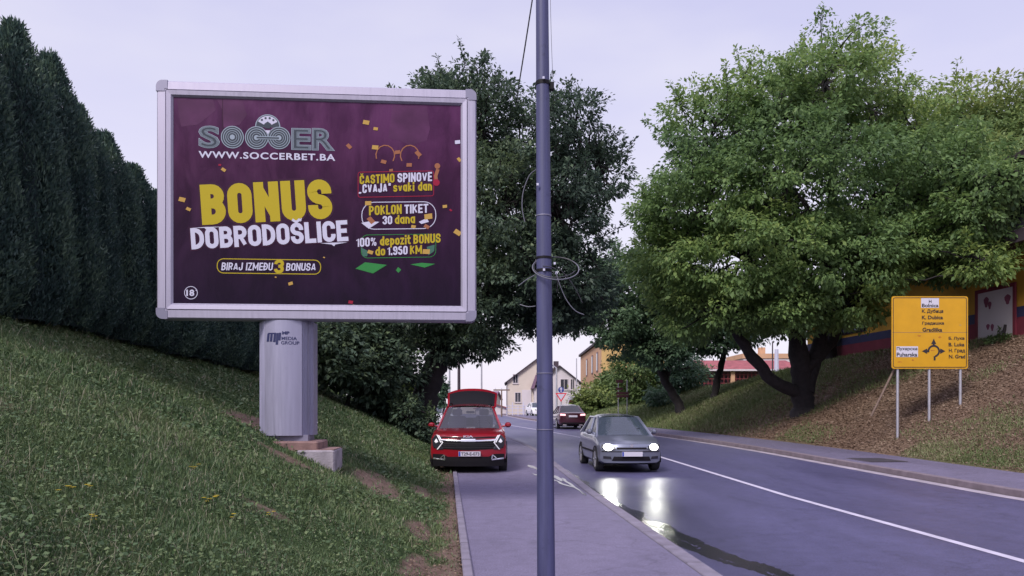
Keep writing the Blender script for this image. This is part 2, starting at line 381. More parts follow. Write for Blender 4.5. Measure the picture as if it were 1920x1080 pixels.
for nm, val in (('soil', soil(U, Yg)), ('litter', np.where(U > 12.9, 1 - green_right(U, Yg), 0) * (Yg < 60))):
    a = g.data.attributes.new(nm, 'FLOAT', 'POINT'); a.data.foreach_set('value', np.asarray(val, np.float32).ravel())
structure(g)

# ------------------------------------------------------------------ road, kerbs, pavements
YL = np.concatenate([np.arange(-6, 30, 1.0), np.arange(30, 90, 1.5), np.arange(90, 141, 5)])
def strip(name, ua, ub, dz, material, thick=0.0, Ys=YL):
    fa = ua if callable(ua) else (lambda y: ua); fb = ub if callable(ub) else (lambda y: ub)
    rows = []
    for y in Ys:
        c = float(cx(y)); z = float(rise(y)) + dz; a, b = float(fa(y)) + c, float(fb(y)) + c
        if thick: rows.append([(a, y, z - thick), (a, y, z - .012), (a + .012, y, z), (b - .012, y, z), (b, y, z - .012), (b, y, z - thick)])
        else: rows.append([(a + (b - a) * k / 4, y, z) for k in range(5)])
    return structure(MB().grid(rows).build(name, material))

def asphalt(name, col, base_rough, wet=False):
    m = bpy.data.materials.new(name); m.use_nodes = True; t = m.node_tree; p = t.nodes['Principled BSDF']
    c = N('ShaderNodeTexCoord', t); lk = t.links.new
    def noise(sc_, det, scale=None, rough=.6):
        n = N('ShaderNodeTexNoise', t); n.inputs['Scale'].default_value = sc_; n.inputs['Detail'].default_value = det; n.inputs['Roughness'].default_value = rough
        if scale:
            mpn = N('ShaderNodeMapping', t); mpn.inputs['Scale'].default_value = scale; mpn.inputs['Rotation'].default_value = (0, 0, .055); lk(c.outputs['Object'], mpn.inputs[0]); lk(mpn.outputs[0], n.inputs['Vector'])
        else: lk(c.outputs['Object'], n.inputs['Vector'])
        return n.outputs[0]
    def rng_(src, a, b, lo, hi):
        r = N('ShaderNodeMapRange', t); r.inputs[1].default_value = a; r.inputs[2].default_value = b; r.inputs[3].default_value = lo; r.inputs[4].default_value = hi; lk(src, r.inputs[0]); return r.outputs[0]
    def mul(a, b):
        q = N('ShaderNodeMath', t, operation='MULTIPLY'); lk(a, q.inputs[0]); lk(b, q.inputs[1]); return q.outputs[0]
    big = noise(.5, 5, (1, .25, 1)); mid = noise(5, 6, None, .7); fine = noise(48, 4, None, .8); gr_ = noise(150, 2)
    v = mul(mul(rng_(big, .3, .7, .86, 1.13), rng_(mid, .3, .7, .84, 1.16)), mul(rng_(fine, .3, .7, .58, 1.42), rng_(gr_, .35, .65, .72, 1.28)))
    vo = N('ShaderNodeTexVoronoi', t, feature='DISTANCE_TO_EDGE'); vo.inputs['Scale'].default_value = .42
    ds = N('ShaderNodeVectorMath', t, operation='ADD'); lk(c.outputs['Object'], ds.inputs[0]); nn = N('ShaderNodeTexNoise', t); nn.inputs['Scale'].default_value = 1.6; nn.inputs['Detail'].default_value = 6; lk(c.outputs['Object'], nn.inputs['Vector']); lk(nn.outputs['Color'], ds.inputs[1]); lk(ds.outputs[0], vo.inputs['Vector'])
    ck = rng_(vo.outputs[0], 0.0, .010, .76, 1.0)
    v = mul(v, ck)
    st = rng_(noise(1.7, 5, None, .6), .60, .72, 1.0, .80); v = mul(v, st)
    if wet:
        la = N('ShaderNodeAttribute', t, attribute_name='lane')
        for cen in (3.4, 5.0, 7.4, 9.1):
            q = N('ShaderNodeMath', t, operation='SUBTRACT'); lk(la.outputs['Fac'], q.inputs[0]); q.inputs[1].default_value = cen; ab = N('ShaderNodeMath', t, operation='ABSOLUTE'); lk(q.outputs[0], ab.inputs[0]); v = mul(v, rng_(ab.outputs[0], 0, .45, .92, 1.0))
    h = N('ShaderNodeVectorMath', t, operation='SCALE'); h.inputs[0].default_value = col; lk(v, h.inputs['Scale']); colo = h.outputs[0]
    ro = rng_(big, .35, .65, base_rough - .06, base_rough + .08)
    if wet:
        wa = N('ShaderNodeAttribute', t, attribute_name='wet'); da = N('ShaderNodeAttribute', t, attribute_name='damp')
        ad = N('ShaderNodeMath', t, operation='ADD'); lk(wa.outputs['Fac'], ad.inputs[0]); lk(rng_(noise(26, 5, (1, .35, 1), .75), .3, .7, -.34, .30), ad.inputs[1])
        wm = rng_(ad.outputs[0], .30, .52, 0, 1)
        mm = N('ShaderNodeMath', t, operation='MULTIPLY'); lk(wm, mm.inputs[0]); lk(rng_(wa.outputs['Fac'], .05, .2, 0, 1), mm.inputs[1]); wm = mm.outputs[0]
        mxc = N('ShaderNodeMixRGB', t); mxc.inputs[2].default_value = (.013, .012, .022, 1); lk(wm, mxc.inputs[0]); 
        dk = N('ShaderNodeVectorMath', t, operation='SCALE'); lk(colo, dk.inputs[0]); lk(rng_(da.outputs['Fac'], .1, .9, 1.0, .78), dk.inputs['Scale']); lk(dk.outputs[0], mxc.inputs[1]); colo = mxc.outputs[0]
        rd = N('ShaderNodeMath', t, operation='MULTIPLY'); lk(ro, rd.inputs[0]); lk(rng_(da.outputs['Fac'], .1, .9, 1.0, .74), rd.inputs[1])
        mr_ = N('ShaderNodeMix', t); lk(wm, mr_.inputs[0]); lk(rd.outputs[0], mr_.inputs[2]); mr_.inputs[3].default_value = .09; ro = mr_.outputs[0]
    lk(colo, p.inputs['Base Color']); lk(ro, p.inputs['Roughness'])
    b = N('ShaderNodeBump', t); b.inputs['Strength'].default_value = .35; b.inputs['Distance'].default_value = .008
    lk(fine, b.inputs['Height']); lk(b.outputs[0], p.inputs['Normal'])
    return m
M['road'] = asphalt('road_asphalt', (.074, .070, .150), .48, True)
M['walk'] = asphalt('pavement_asphalt', (.145, .128, .205), .75)
M['walk_far'] = asphalt('far_pavement_asphalt', (.125, .11, .175), .75)
def gauss(x, m, w_): return np.exp(-((x - m) / w_) ** 2)
def wetness(u, y):
    v1 = vnoise(y, 0 * y, 1.1, 3) - .5; v2 = vnoise(y, 0 * y + 3, 4.5, 5) - .5; v3 = vnoise(u * 6, y * 1.2, 2.2, 7)
    c1 = np.interp(y, [5, 7.5, 8.6, 11, 13.7, 17, 22], [3.6, 3.30, 2.98, 2.72, 2.56, 2.52, 2.5]) + .12 * v1 + .05 * v2
    w1 = np.interp(y, [5, 8, 12, 16, 22], [.18, .16, .15, .12, .06]) * (.55 + .9 * vnoise(y, 0 * y + 7, 2.3, 9))
    c2 = c1 - .17 - .10 * v2 + .06 * v1; w2 = np.interp(y, [5, 7, 9, 13, 16], [.0, .03, .08, .06, .01]) * (.4 + 1.1 * vnoise(y, 0 * y + 9, 2.8, 11))
    c3 = 2.95 + .4 * np.sin((y - 17.5) * .9) + .1 * v2; w3 = np.interp(y, [16.5, 18, 20.5, 22], [0, .16, .16, 0]) * (.4 + vnoise(y, 0 * y, 2, 13))
    g = np.maximum.reduce([gauss(u, c1, w1 + .004), .95 * gauss(u, c2, w2 + .004) * (w2 > .01)])
    return np.clip(g * (.62 + .75 * v3) * sstep(4.5, 6, y) * (1 - sstep(20, 22.5, y)), 0, 1)
def dampness(u, y):
    return np.clip(gauss(u, 3.15, 1.0) * gauss(y, 14.5, 4.5) * (.4 + .9 * vnoise(u, y, .9, 15)) + .55 * gauss(u, 2.75, .35) * (1 - sstep(17, 23, y)), 0, 1)
ur_ = np.concatenate([np.arange(2.42, 4.2, .022), np.arange(4.2, 10.42, .5), [10.42]]); yr_ = np.concatenate([np.arange(-6, 5, .5), np.arange(5, 23, .06), np.arange(23, 90, 1.2), np.arange(90, 141, 5)])
Ur, Yr = np.meshgrid(ur_, yr_); ncr = len(ur_)
ii, jj = np.meshgrid(np.arange(len(yr_) - 1), np.arange(ncr - 1), indexing='ij')
rd_ = np_mesh('road', np.stack([Ur + cx(Yr), Yr, rise(Yr) - .10], -1).reshape(-1, 3), np.stack([ii * ncr + jj, ii * ncr + jj + 1, (ii + 1) * ncr + jj + 1, (ii + 1) * ncr + jj], -1).reshape(-1, 4), 'road')
for nm, val in (('wet', wetness(Ur, Yr)), ('damp', dampness(Ur, Yr)), ('lane', Ur)):
    a_ = rd_.data.attributes.new(nm, 'FLOAT', 'POINT'); a_.data.foreach_set('value', np.asarray(val, np.float32).ravel())
structure(rd_)
strip('pavement', lambda y: uL(y), 2.22, 0.0, 'walk')
strip('kerb', 2.24, 2.42, .006, 'kerb', .2)
strip('kerb', lambda y: uL(y) - .10, lambda y: uL(y) - .002, .035, 'kerb', .25, np.arange(-6, 48, 1.0))
strip('gutter_strip', 10.12, 10.42, -.095, 'gutter')
strip('kerb', 10.44, 10.62, .04, 'kerb_dirty', .25)
strip('pavement', 10.63, 13.02, .034, 'walk_far')
strip('centre_line', 6.08, 6.21, -.096, 'white_paint', 0, np.concatenate([np.arange(-4, 30, 1.0), np.arange(30, 70, 1.5)]))
strip('pavement_seam', 2.215, 2.245, -.008, 'seam')

# water lying along the kerb
M['water'] = mat('puddle_water', (.022, .02, .035), .045, 0, 0, 0, .10, 9, spec=.7)
M['wet'] = mat('wet_asphalt', (.05, .045, .08), .22, 0, .3, 4, .5, 70, spec=.6)
def blot(name, pts, dz, material, label):
    mb = MB(); rows = []
    for y, a, b in pts:
        c = float(cx(y)); z = float(rise(y)) - .10 + dz
        rows.append([(c + a + (b - a) * k / 3, y, z) for k in range(4)])
    return structure(mb.grid(rows).build(name, material))
def flow(name, y0, y1, fu, fw, dz, material, n=120):
    pts = []
    for i in range(n):
        y = y0 + (y1 - y0) * i / (n - 1); e = min(1, i / 12, (n - 1 - i) / 12); u = fu(y); h = fw(y) * e / 2 + .001; pts.append((y, u - h, u + h))
    blot(name, pts, dz, material, '')
vn = lambda y, s_, k: float(vnoise(y, k * 3.7, s_, k)) - .5
# thin films of water that run over the low pavement beside the kerb
def film(y0, y1, fu, fw, n=90):
    rows = []
    for i in range(n):
        y = y0 + (y1 - y0) * i / (n - 1); e = min(1, i / 10, (n - 1 - i) / 10); h = max(.002, fw(y) * e / 2); c = float(cx(y)); a = fu(y)
        rows.append([(c + max(a - h, .8) + k * (min(a + h, 2.21) - max(a - h, .8)) / 2, y, float(rise(y)) + .005) for k in range(3)])
    structure(MB().grid(rows).build('puddle', 'water'))
film(16.6, 20.8, lambda y: 2.02 - .10 * (y - 16.6) + .12 * vn(y, 1.4, 51), lambda y: .13 + .16 * vn(y, 2.2, 52))
film(15.4, 18.4, lambda y: 2.10 - .20 * (y - 15.4) ** 1.1 + .12 * vn(y, 1.8, 53), lambda y: .07 + .08 * vn(y, 3, 54))
film(14.0, 17.4, lambda y: 2.13 - .02 * (y - 14) + .08 * vn(y, 1.8, 55), lambda y: .06 + .07 * vn(y, 3, 56))

# ------------------------------------------------------------------ grass and litter (stuff)
gr = np.random.default_rng(7)
def inview(X, Y, Z, mx=260, my=200):
    px = HX + X / Y * F; py = HY - (Z - CAMZ) / Y * F
    return (px > -mx) & (px < 1920 + mx) & (py > -100) & (py < 1080 + my)
def blades(n, u0, u1, y0, y1, right=False):
    # density falls with distance
    q = gr.random(n); Y = 1 / (1 / y0 + q * (1 / y1 - 1 / y0)); u = u0 + (u1 - u0) * gr.random(n)
    X = u + cx(Y); Z = height(u, Y); k = inview(X, Y, Z); return u[k], Y[k], X[k], Z[k]
def blade_mesh(name, X, Y, Z, h, wd, lean, tone, material, label=None):
    n = len(X); a = gr.random(n) * 2 * np.pi; la = gr.random(n) * 2 * np.pi
    dx, dy = np.cos(a) * wd / 2, np.sin(a) * wd / 2; lx, ly = np.cos(la) * lean * h, np.sin(la) * lean * h
    hz = h * np.sqrt(np.maximum(1 - np.minimum(lean, .97) ** 2, .05))
    b0 = np.stack([X - dx, Y - dy, Z - .01], 1); b1_ = np.stack([X + dx, Y + dy, Z - .01], 1)
    m0 = np.stack([X - dx * .8 + lx * .35, Y - dy * .8 + ly * .35, Z + hz * .6], 1); m1_ = np.stack([X + dx * .8 + lx * .35, Y + dy * .8 + ly * .35, Z + hz * .6], 1)
    tp = np.stack([X + lx, Y + ly, Z + hz], 1); tp2 = tp + np.stack([dx * .15, dy * .15, 0 * X], 1)
    V = np.stack([b0, b1_, m1_, m0, tp, tp2], 1).reshape(-1, 3); o = np.arange(n)[:, None] * 6
    Fq = np.concatenate([o + np.array([0, 1, 2, 3]), o + np.array([3, 2, 5, 4])], 0)
    return np_mesh(name, V, Fq, material, tone=np.repeat(tone, 6))
def leaf_quads(P, A, Nn, L, Wd, fold=.18):
    """diamond leaves: base, side, tip, side"""
    A = A / (np.linalg.norm(A, axis=1, keepdims=True) + 1e-9); S = np.cross(A, Nn); S /= (np.linalg.norm(S, axis=1, keepdims=True) + 1e-9); Nn = np.cross(S, A)
    L = L[:, None]; Wd = Wd[:, None]
    mid = P + A * L * .45
    V = np.stack([P, mid + S * Wd / 2 + Nn * Wd * fold, P + A * L, mid - S * Wd / 2 + Nn * Wd * fold], 1).reshape(-1, 3)
    return V, np.arange(len(P) * 4).reshape(-1, 4)

u_, Y_, X_, Z_ = blades(620000, -8.2, 0.0, 2.6, 34)
sv = soil(u_, Y_); keep = (gr.random(len(u_)) > sv * .93) & (u_ < uL(Y_) - .12)
u_, Y_, X_, Z_ = u_[keep], Y_[keep], X_[keep], Z_[keep]
pn = vnoise(X_, Y_, 1.1, 51); pn2 = vnoise(X_, Y_, 4.5, 52); dist = np.clip(Y_ / 6, .8, 4)
h_ = (.022 + .075 * gr.random(len(X_)) ** 1.6) * .60 * (.6 + .8 * pn) * (.8 + .4 * pn2) * np.clip(dist, 1, 1.7)
tall = gr.random(len(X_)) < .006; h_ = np.where(tall, .14 + .16 * gr.random(len(X_)), h_)
tone = np.clip(.38 * gr.random(len(X_)) + .34 * vnoise(X_, Y_, .8, 55) + .22 * pn2, 0, .82)
tone = np.where(gr.random(len(X_)) < .045 + .10 * (vnoise(X_, Y_, 1.7, 57) > .62), .84 + .16 * gr.random(len(X_)), tone)
tone = np.where(tall, .85 + .1 * gr.random(len(X_)), tone)
go = blade_mesh('grass', X_, Y_, Z_, h_, np.where(tall, .003, .0045 + .005 * gr.random(len(X_))) * dist, .25 + .7 * gr.random(len(X_)), tone, 'grass')
go['kind'] = 'stuff'
# broad weed leaves low in the turf
u_, Y_, X_, Z_ = blades(60000, -8.0, -.3, 2.6, 24)
keep = (gr.random(len(u_)) > soil(u_, Y_)) & (vnoise(u_, Y_, 1.6, 61) > .42) & (u_ < uL(Y_) - .3); u_, Y_, X_, Z_ = u_[keep], Y_[keep], X_[keep], Z_[keep]
n = len(X_); P = np.stack([X_, Y_, Z_ + .02 + .05 * gr.random(n)], 1); A = gr.normal(size=(n, 3)); A[:, 2] = A[:, 2] * .3 + .25; Nn = gr.normal(size=(n, 3)) * .4 + [0, 0, 1]
Lf = (.018 + .032 * gr.random(n)) * np.clip(Y_ / 7, .8, 2.2)
V, Fq = leaf_quads(P, A, Nn, Lf, Lf * (.4 + .4 * gr.random(n)))
wo = np_mesh('turf_weeds', V, Fq, 'grass', tone=np.repeat(np.clip(.15 + .6 * gr.random(n), 0, .78), 4)); wo['kind'] = 'stuff'
# dry litter and thin grass on the opposite bank
u_, Y_, X_, Z_ = blades(420000, 12.85, 24, 14, 62)
gv = green_right(u_, Y_); n = len(X_); isg = gr.random(n) < gv * .9
keep = ~isg & (Y_ < 48) & (gr.random(n) < np.where(u_ < 13.05, .3, 1))
P = np.stack([X_, Y_, Z_ + .01 + .03 * gr.random(n)], 1)[keep]; n2 = keep.sum()
A = gr.normal(size=(n2, 3)); A[:, 2] *= .25; A[:, 2] += .1; Nn = gr.normal(size=(n2, 3)) * .45 + [-.3, -.2, 1]
Lf = (.035 + .075 * gr.random(n2)) * np.clip(Y_[keep] / 24, .8, 1.6)
V, Fq = leaf_quads(P, A, Nn, Lf, Lf * np.where(gr.random(n2) < .65, .16, .5))
tn = np.clip(.32 + .38 * vnoise(X_[keep], Y_[keep], .6, 63) + .24 * (gr.random(n2) - .4) + .12 * (gr.random(n2) < .06), 0, 1)
lo = np_mesh('leaf_litter', V, Fq, 'litter', tone=np.repeat(tn, 4)); lo['kind'] = 'stuff'
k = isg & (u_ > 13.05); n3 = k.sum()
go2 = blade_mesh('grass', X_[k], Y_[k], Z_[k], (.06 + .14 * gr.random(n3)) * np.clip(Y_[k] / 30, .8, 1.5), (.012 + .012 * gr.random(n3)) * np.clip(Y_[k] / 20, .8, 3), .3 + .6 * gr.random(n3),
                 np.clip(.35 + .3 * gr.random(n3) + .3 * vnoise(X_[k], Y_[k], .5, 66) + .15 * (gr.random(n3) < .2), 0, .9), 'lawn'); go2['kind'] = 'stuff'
# clods and dead leaves in the earth strip beside the left pavement
n = 4200; Y_ = 4 + 18 * gr.random(n) ** 1.3; u_ = uL(Y_) - .08 - .55 * gr.random(n) ** 1.4; X_ = u_ + cx(Y_)
P = np.stack([X_, Y_, height(u_, Y_) + .005 + .015 * gr.random(n)], 1); A = gr.normal(size=(n, 3)); A[:, 2] *= .3; Nn = gr.normal(size=(n, 3)) * .5 + [0, 0, 1]; Lf = .012 + .03 * gr.random(n)
P = P[u_ < uL(Y_) - .11]; A = A[u_ < uL(Y_) - .11]; Nn = Nn[u_ < uL(Y_) - .11]; Lf = Lf[u_ < uL(Y_) - .11]
V, Fq = leaf_quads(P, A, Nn, Lf, Lf * .5); lo2 = np_mesh('leaf_litter', V, Fq, 'litter', tone=np.repeat(gr.random(len(P)) * .8, 4)); lo2['kind'] = 'stuff'

# yellow wildflowers in the turf
def ground_at(px, py, left=True):
    lo_, hi_ = 2.0, 60.0
    for _ in range(200):
        pass
    Y = 2.5
    while Y < 70:
        p = W(px, py, Y); hgt = float(height(p.x - float(cx(Y)), Y))
        if p.z <= hgt: return Vector((p.x, Y, hgt))
        Y += .03
    return W(px, py, 30)
fl = [(395, 948, 'large yellow wildflower cluster in the grass below the billboard post', 7), (183, 987, 'small yellow wildflower near the bottom left of the bank', 3),
      (128, 930, 'yellow wildflower pair on the left of the grassy bank', 3), (163, 927, 'yellow wildflower right beside the pair on the left bank', 2),
      (365, 885, 'yellow wildflower cluster higher up than the large one', 4), (512, 972, 'single yellow wildflower lowest on the bank toward the pavement', 3), (432, 980, 'tiny yellow wildflower right of the large cluster', 2)]
for px, py, lb, k in fl:
    c = ground_at(px, py); t_ = thing('wildflower', lb, 'flower', c, 0, 'yellow wildflowers on the grassy bank')
    st = MB(); pe = MB(); r_ = random.Random(px)
    for q in range(k):
        x, y, z = r_.uniform(-.05, .05), r_.uniform(-.05, .05), r_.uniform(.03, .075)
        st.tube([(x * .3, y * .3, -.02), (x, y, z)], .002, 4)
        for s_ in range(8):
            a = s_ * math.pi / 4; pe.add([(x, y, z), (x + .016 * math.cos(a - .3), y + .016 * math.sin(a - .3), z + .006), (x + .021 * math.cos(a), y + .021 * math.sin(a), z + .004), (x + .016 * math.cos(a + .3), y + .016 * math.sin(a + .3), z + .006)], [(0, 1, 2, 3)])
    st.build('stem', 'leaf_bush', t_); pe.build('blossom', 'flower', t_)

# ------------------------------------------------------------------ trees
def clumps_to_leaves(rs, P0, O, rad, per, L, ratio, droop, flat=.55, tone0=None):
    n = len(P0) * per
    c = np.repeat(P0, per, 0); o = np.repeat(O, per, 0); rr = np.repeat(rad, per)[:, None]
    d = rs.normal(size=(n, 3)); d /= np.linalg.norm(d, axis=1, keepdims=True); d *= rs.random((n, 1)) ** .45; d[:, 2] *= flat
    pos = c + d * rr
    A = o * .55 + d * .7 + rs.normal(size=(n, 3)) * .45; A[:, 2] -= droop
    Nn = rs.normal(size=(n, 3)) * .45 + o * .35 + np.array([0, 0, .9])
    Lf = L * (.45 + 1.0 * rs.random(n) ** 1.4); V, Fq = leaf_quads(pos, A, Nn, Lf, Lf * ratio * (.8 + .4 * rs.random(n)))
    t0 = np.repeat(tone0, per) if tone0 is not None else .5
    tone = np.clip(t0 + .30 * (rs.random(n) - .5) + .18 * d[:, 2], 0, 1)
    return V, Fq, np.repeat(tone, 4)

def limb(mb, rs, a, b, r0, r1, wob=.08, n=6, sag=0.0):
    a, b = Vector(a), Vector(b); L = (b - a).length; pts = []; rd = []
    for i in range(n + 1):
        t_ = i / n; p_ = a.lerp(b, t_)
        if 0 < i < n: p_ += Vector(rs.normal(size=3)) * wob * L / n
        p_.z += sag * L * math.sin(math.pi * t_); pts.append(p_); rd.append(r0 + (r1 - r0) * t_)
    mb.tube(pts, rd, 7); return pts

def tree(name, label, trunk_paths, lobes, nclump, per, L, ratio, material, seed, cr=(.45, .85), shoots=0, droop=.35, tone=(.3, .6), group=None, light_dir=None, core=.45, twigs=True, holes=0.0, light_zone=None):
    rs = np.random.default_rng(seed)
    base = Vector(trunk_paths[0][0][0])
    t_ = thing(name, label, 'tree' if 'bush' not in name and 'shrub' not in name else 'bush', base, 0, group)
    Lb = np.array([[*l[:3]] for l in lobes], float); Rb = np.array([[*l[3:6]] for l in lobes], float)
    wts = (Rb[:, 0] * Rb[:, 2] + Rb[:, 0] * Rb[:, 1]); wts /= wts.sum()
    P0 = []; O = []; tn = []
    tries = 0
    while len(P0) < nclump and tries < nclump * 6:
        tries += 1
        k = rs.choice(len(lobes), p=wts); d = rs.normal(size=3); d /= np.linalg.norm(d)
        f = 1 - .62 * rs.random() ** 1.7
        bumpf = .86 + .28 * vnoise(d[0] * 2 + k * 7, d[1] * 2 + d[2] * 3, 1.6, seed)
        p_ = Lb[k] + Rb[k] * d * f * float(bumpf)
        q = (((p_ - Lb) / Rb) ** 2).sum(1); q[k] = 9
        if q.min() < core and rs.random() < .8: continue
        if holes and float(vnoise(p_[0] * 1.0 + p_[1], p_[2], .55, seed + 3)) < holes: continue
        P0.append(p_); O.append(d)
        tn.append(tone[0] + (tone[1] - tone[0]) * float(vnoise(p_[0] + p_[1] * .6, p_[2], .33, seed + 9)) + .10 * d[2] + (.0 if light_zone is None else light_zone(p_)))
    P0 = np.array(P0); O = np.array(O); tn = np.array(tn)
    rad = cr[0] + (cr[1] - cr[0]) * rs.random(len(P0))
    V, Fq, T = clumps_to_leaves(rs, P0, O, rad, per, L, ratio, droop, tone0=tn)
    tm = MB()
    # leafy shoots that break the outline
    if shoots:
        sp, so_, st_ = [], [], []
        idx = rs.choice(len(P0), shoots)
        for i in idx:
            d = O[i] * .8 + np.array([0, 0, .75]) + rs.normal(size=3) * .25; d /= np.linalg.norm(d); ln = rs.uniform(.5, 1.35) * cr[1] * 1.3
            a = P0[i]; limb(tm, rs, Lb[((P0[i] - Lb) ** 2).sum(1).argmin()], a, .04, .018, .2, 4); tm.tube([a, a + d * ln * .5, a + d * ln], [.02, .014, .006], 4)
            for q in np.linspace(.15, 1, 7): sp.append(a + d * ln * q); so_.append(d * .6 + rs.normal(size=3) * .5); st_.append(tn[i])
        V2, F2, T2 = clumps_to_leaves(rs, np.array(sp), np.array(so_), np.full(len(sp), cr[0] * .36), max(5, per // 7), L * .85, ratio, droop * .5, .9, np.array(st_))
        Fq = np.concatenate([Fq, F2 + len(V)]); V = np.concatenate([V, V2]); T = np.concatenate([T, T2])
    V = V - np.array(base)
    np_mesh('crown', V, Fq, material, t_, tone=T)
    ends = []
    for path, radii in trunk_paths:
        n = len(path); tm2 = []
        pts = []; rds = []
        for i in range(n - 1):
            for q in range(4):
                f = q / 4; a, b = Vector(path[i]), Vector(path[i + 1]); p_ = a.lerp(b, f) + Vector(rs.normal(size=3)) * radii[i] * .10 * (1 if i + q else 0); pts.append(p_); rds.append((radii[i] + (radii[i + 1] - radii[i]) * f) * (1 + .08 * rs.normal()))
        pts.append(Vector(path[-1])); rds.append(radii[-1]); tm.tube(pts, rds, 12); ends.append((pts[-1], rds[-1]))
        if path[0] == trunk_paths[0][0][0]:   # root flare
            b = Vector(path[0]); tm.tube([b + Vector((0, 0, -.5)), b + Vector((0, 0, .05)), Vector(path[0]).lerp(Vector(path[1]), .25)], [radii[0] * 1.3, radii[0] * 1.2, radii[0] * .97], 12)
    for k in range(len(lobes)):
        e = min(ends, key=lambda e_: (e_[0] - Vector(Lb[k])).length)
        limb(tm, rs, e[0], Lb[k], e[1] * .75, .07, .25, 6)
        if twigs:
            near = np.where(((P0 - Lb[k]) ** 2).sum(1) < (Rb[k].max() * 1.1) ** 2)[0]
            for i in near[:: max(1, len(near) // 14)]: limb(tm, rs, Lb[k], P0[i], .06, .012, .2, 4, .04)
    for i in range(len(tm.v)): tm.v[i] = tuple(Vector(tm.v[i]) - base)
    tm.build('trunk', 'bark', t_, smooth=True, angle=80)
    return t_

def lobesY(Y0, L):
    """lobes listed as seen in the photo: px, py, half width, half height (pixels), depth offset and half depth (metres)"""
    r = []
    for px, py, rx, ry, dY, rd in L:
        Y = Y0 + dY; c = W(px, py, Y); r.append((c.x, c.y, c.z, rx / F * Y, rd, ry / F * Y))
    return r

# the big tree on the opposite bank
YT = 34.0
def gz(X, Y): return float(height(X - float(cx(Y)), Y))
bx = W(1508, 785, YT).x; b0 = (bx, YT, gz(bx, YT) - .05)
def wp(px, py, dY=0, Y0=YT): v = W(px, py, Y0 + dY); return (v.x, v.y, v.z)
tree('broadleaf_tree', 'very large broadleaf tree with several dark stems left of the yellow sign',
     [([b0, wp(1506, 735), wp(1500, 680), wp(1490, 600), wp(1470, 500), wp(1450, 400)], [.50, .46, .40, .30, .22, .15]),
      ([wp(1510, 735), wp(1532, 655, .3), wp(1552, 560, .4), wp(1560, 430), wp(1560, 280)], [.34, .32, .29, .22, .13]),
      ([wp(1500, 740), wp(1450, 715, -.5), wp(1410, 670, -.8), wp(1380, 620, -1), wp(1330, 560, -1.5)], [.28, .26, .24, .2, .1]),
      ([wp(1512, 690), wp(1560, 640, .6), wp(1580, 560, 1), wp(1680, 450, 0)], [.26, .24, .21, .12])],
     lobesY(YT, [(1545, 160, 90, 115, 0, 4), (1450, 205, 80, 95, -1, 3.5), (1330, 265, 95, 95, -.5, 3.5), (1630, 205, 90, 105, 1, 4), (1722, 265, 72, 100, 0, 3.5),
                 (1480, 350, 170, 130, -2, 4.5), (1310, 390, 120, 90, -1, 4), (1640, 370, 150, 120, -1.5, 4), (1400, 490, 160, 90, -2, 4.5), (1560, 500, 150, 85, -2.5, 4),
                 (1280, 500, 100, 75, -.5, 3.5), (1700, 470, 120, 60, -2.5, 3), (1800, 480, 85, 50, -3, 2.5), (1470, 590, 130, 45, -1.5, 3.5), (1330, 585, 100, 55, -1, 3), (1590, 575, 70, 40, -2, 2.5), (1240, 410, 55, 50, 0, 2.5), (1750, 370, 90, 70, -.5, 3), (1830, 400, 80, 60, -5.5, 1.6), (1790, 320, 80, 60, -4, 2), (1880, 340, 60, 50, -6.5, 1.2), (1840, 495, 50, 30, -6, 1.2)]),
     2000, 96, .195, .52, 'leaf_big', 11, (.42, .85), 170, .55, (.18, .66), holes=.10)
YB = 43.0
bx = W(1552, 700, YB).x
tree('broadleaf_tree', 'light yellowish green tree rising at the right edge behind the large tree',
     [([(bx, YB, gz(bx, YB) - .1), wp(1556, 640, 0, YB), wp(1585, 540, 0, YB), wp(1680, 400, -2, YB), wp(1780, 320, -3, YB)], [.5, .45, .4, .3, .2])],
     lobesY(YB, [(1820, 235, 90, 80, -3, 3.5), (1900, 260, 90, 80, -3, 3.5), (1770, 330, 100, 80, -4, 3.5), (1890, 330, 80, 55, -13, 1.3), (1960, 340, 90, 80, -13, 1.5), (1840, 300, 90, 90, -3, 3), (1830, 440, 70, 45, -7, 2.5)]),
     820, 60, .24, .52, 'leaf_light', 12, (.42, .8), 60, .4, (.15, .75), holes=.22)
# leaning trees down the bank
YC = 47.0
bx = W(1280, 765, YC).x
tree('broadleaf_tree', 'tree with a leaning dark trunk forking low on the far green bank',
     [([(bx, YC, gz(bx, YC) - .1), wp(1262, 738, 0, YC), wp(1246, 712, 0, YC), wp(1236, 690, 0, YC), wp(1225, 650, 0, YC)], [.30, .26, .25, .2, .15]),
      ([wp(1246, 712, 0, YC), wp(1262, 670, .3, YC), wp(1275, 620, .5, YC)], [.2, .16, .12])],
     lobesY(YC, [(1200, 540, 95, 75, 0, 4), (1140, 590, 70, 60, -1, 3), (1260, 600, 90, 55, 0, 3.5), (1180, 640, 60, 34, 0, 2.5), (1150, 500, 40, 45, 1, 2), (1105, 555, 35, 45, 0, 2), (1255, 520, 60, 50, 1, 3), (1230, 660, 55, 28, -1, 2)]),
     680, 66, .23, .52, 'leaf_mid', 13, (.4, .8), 70, .4, (.15, .6))
bx = W(1338, 735, YC).x
tree('broadleaf_tree', 'slim tree on the bank before the red roofed pavilion',
     [([(bx, YC, gz(bx, YC) - .1), wp(1348, 700, 0, YC), wp(1356, 670, 0, YC), wp(1366, 630, 0, YC)], [.24, .2, .17, .12])],
     lobesY(YC, [(1350, 625, 65, 38, 0, 3), (1400, 600, 70, 45, 1, 3), (1310, 600, 55, 45, 0, 3)]), 260, 48, .26, .52, 'leaf_mid', 14, (.4, .75), 20, .4, (.2, .6))
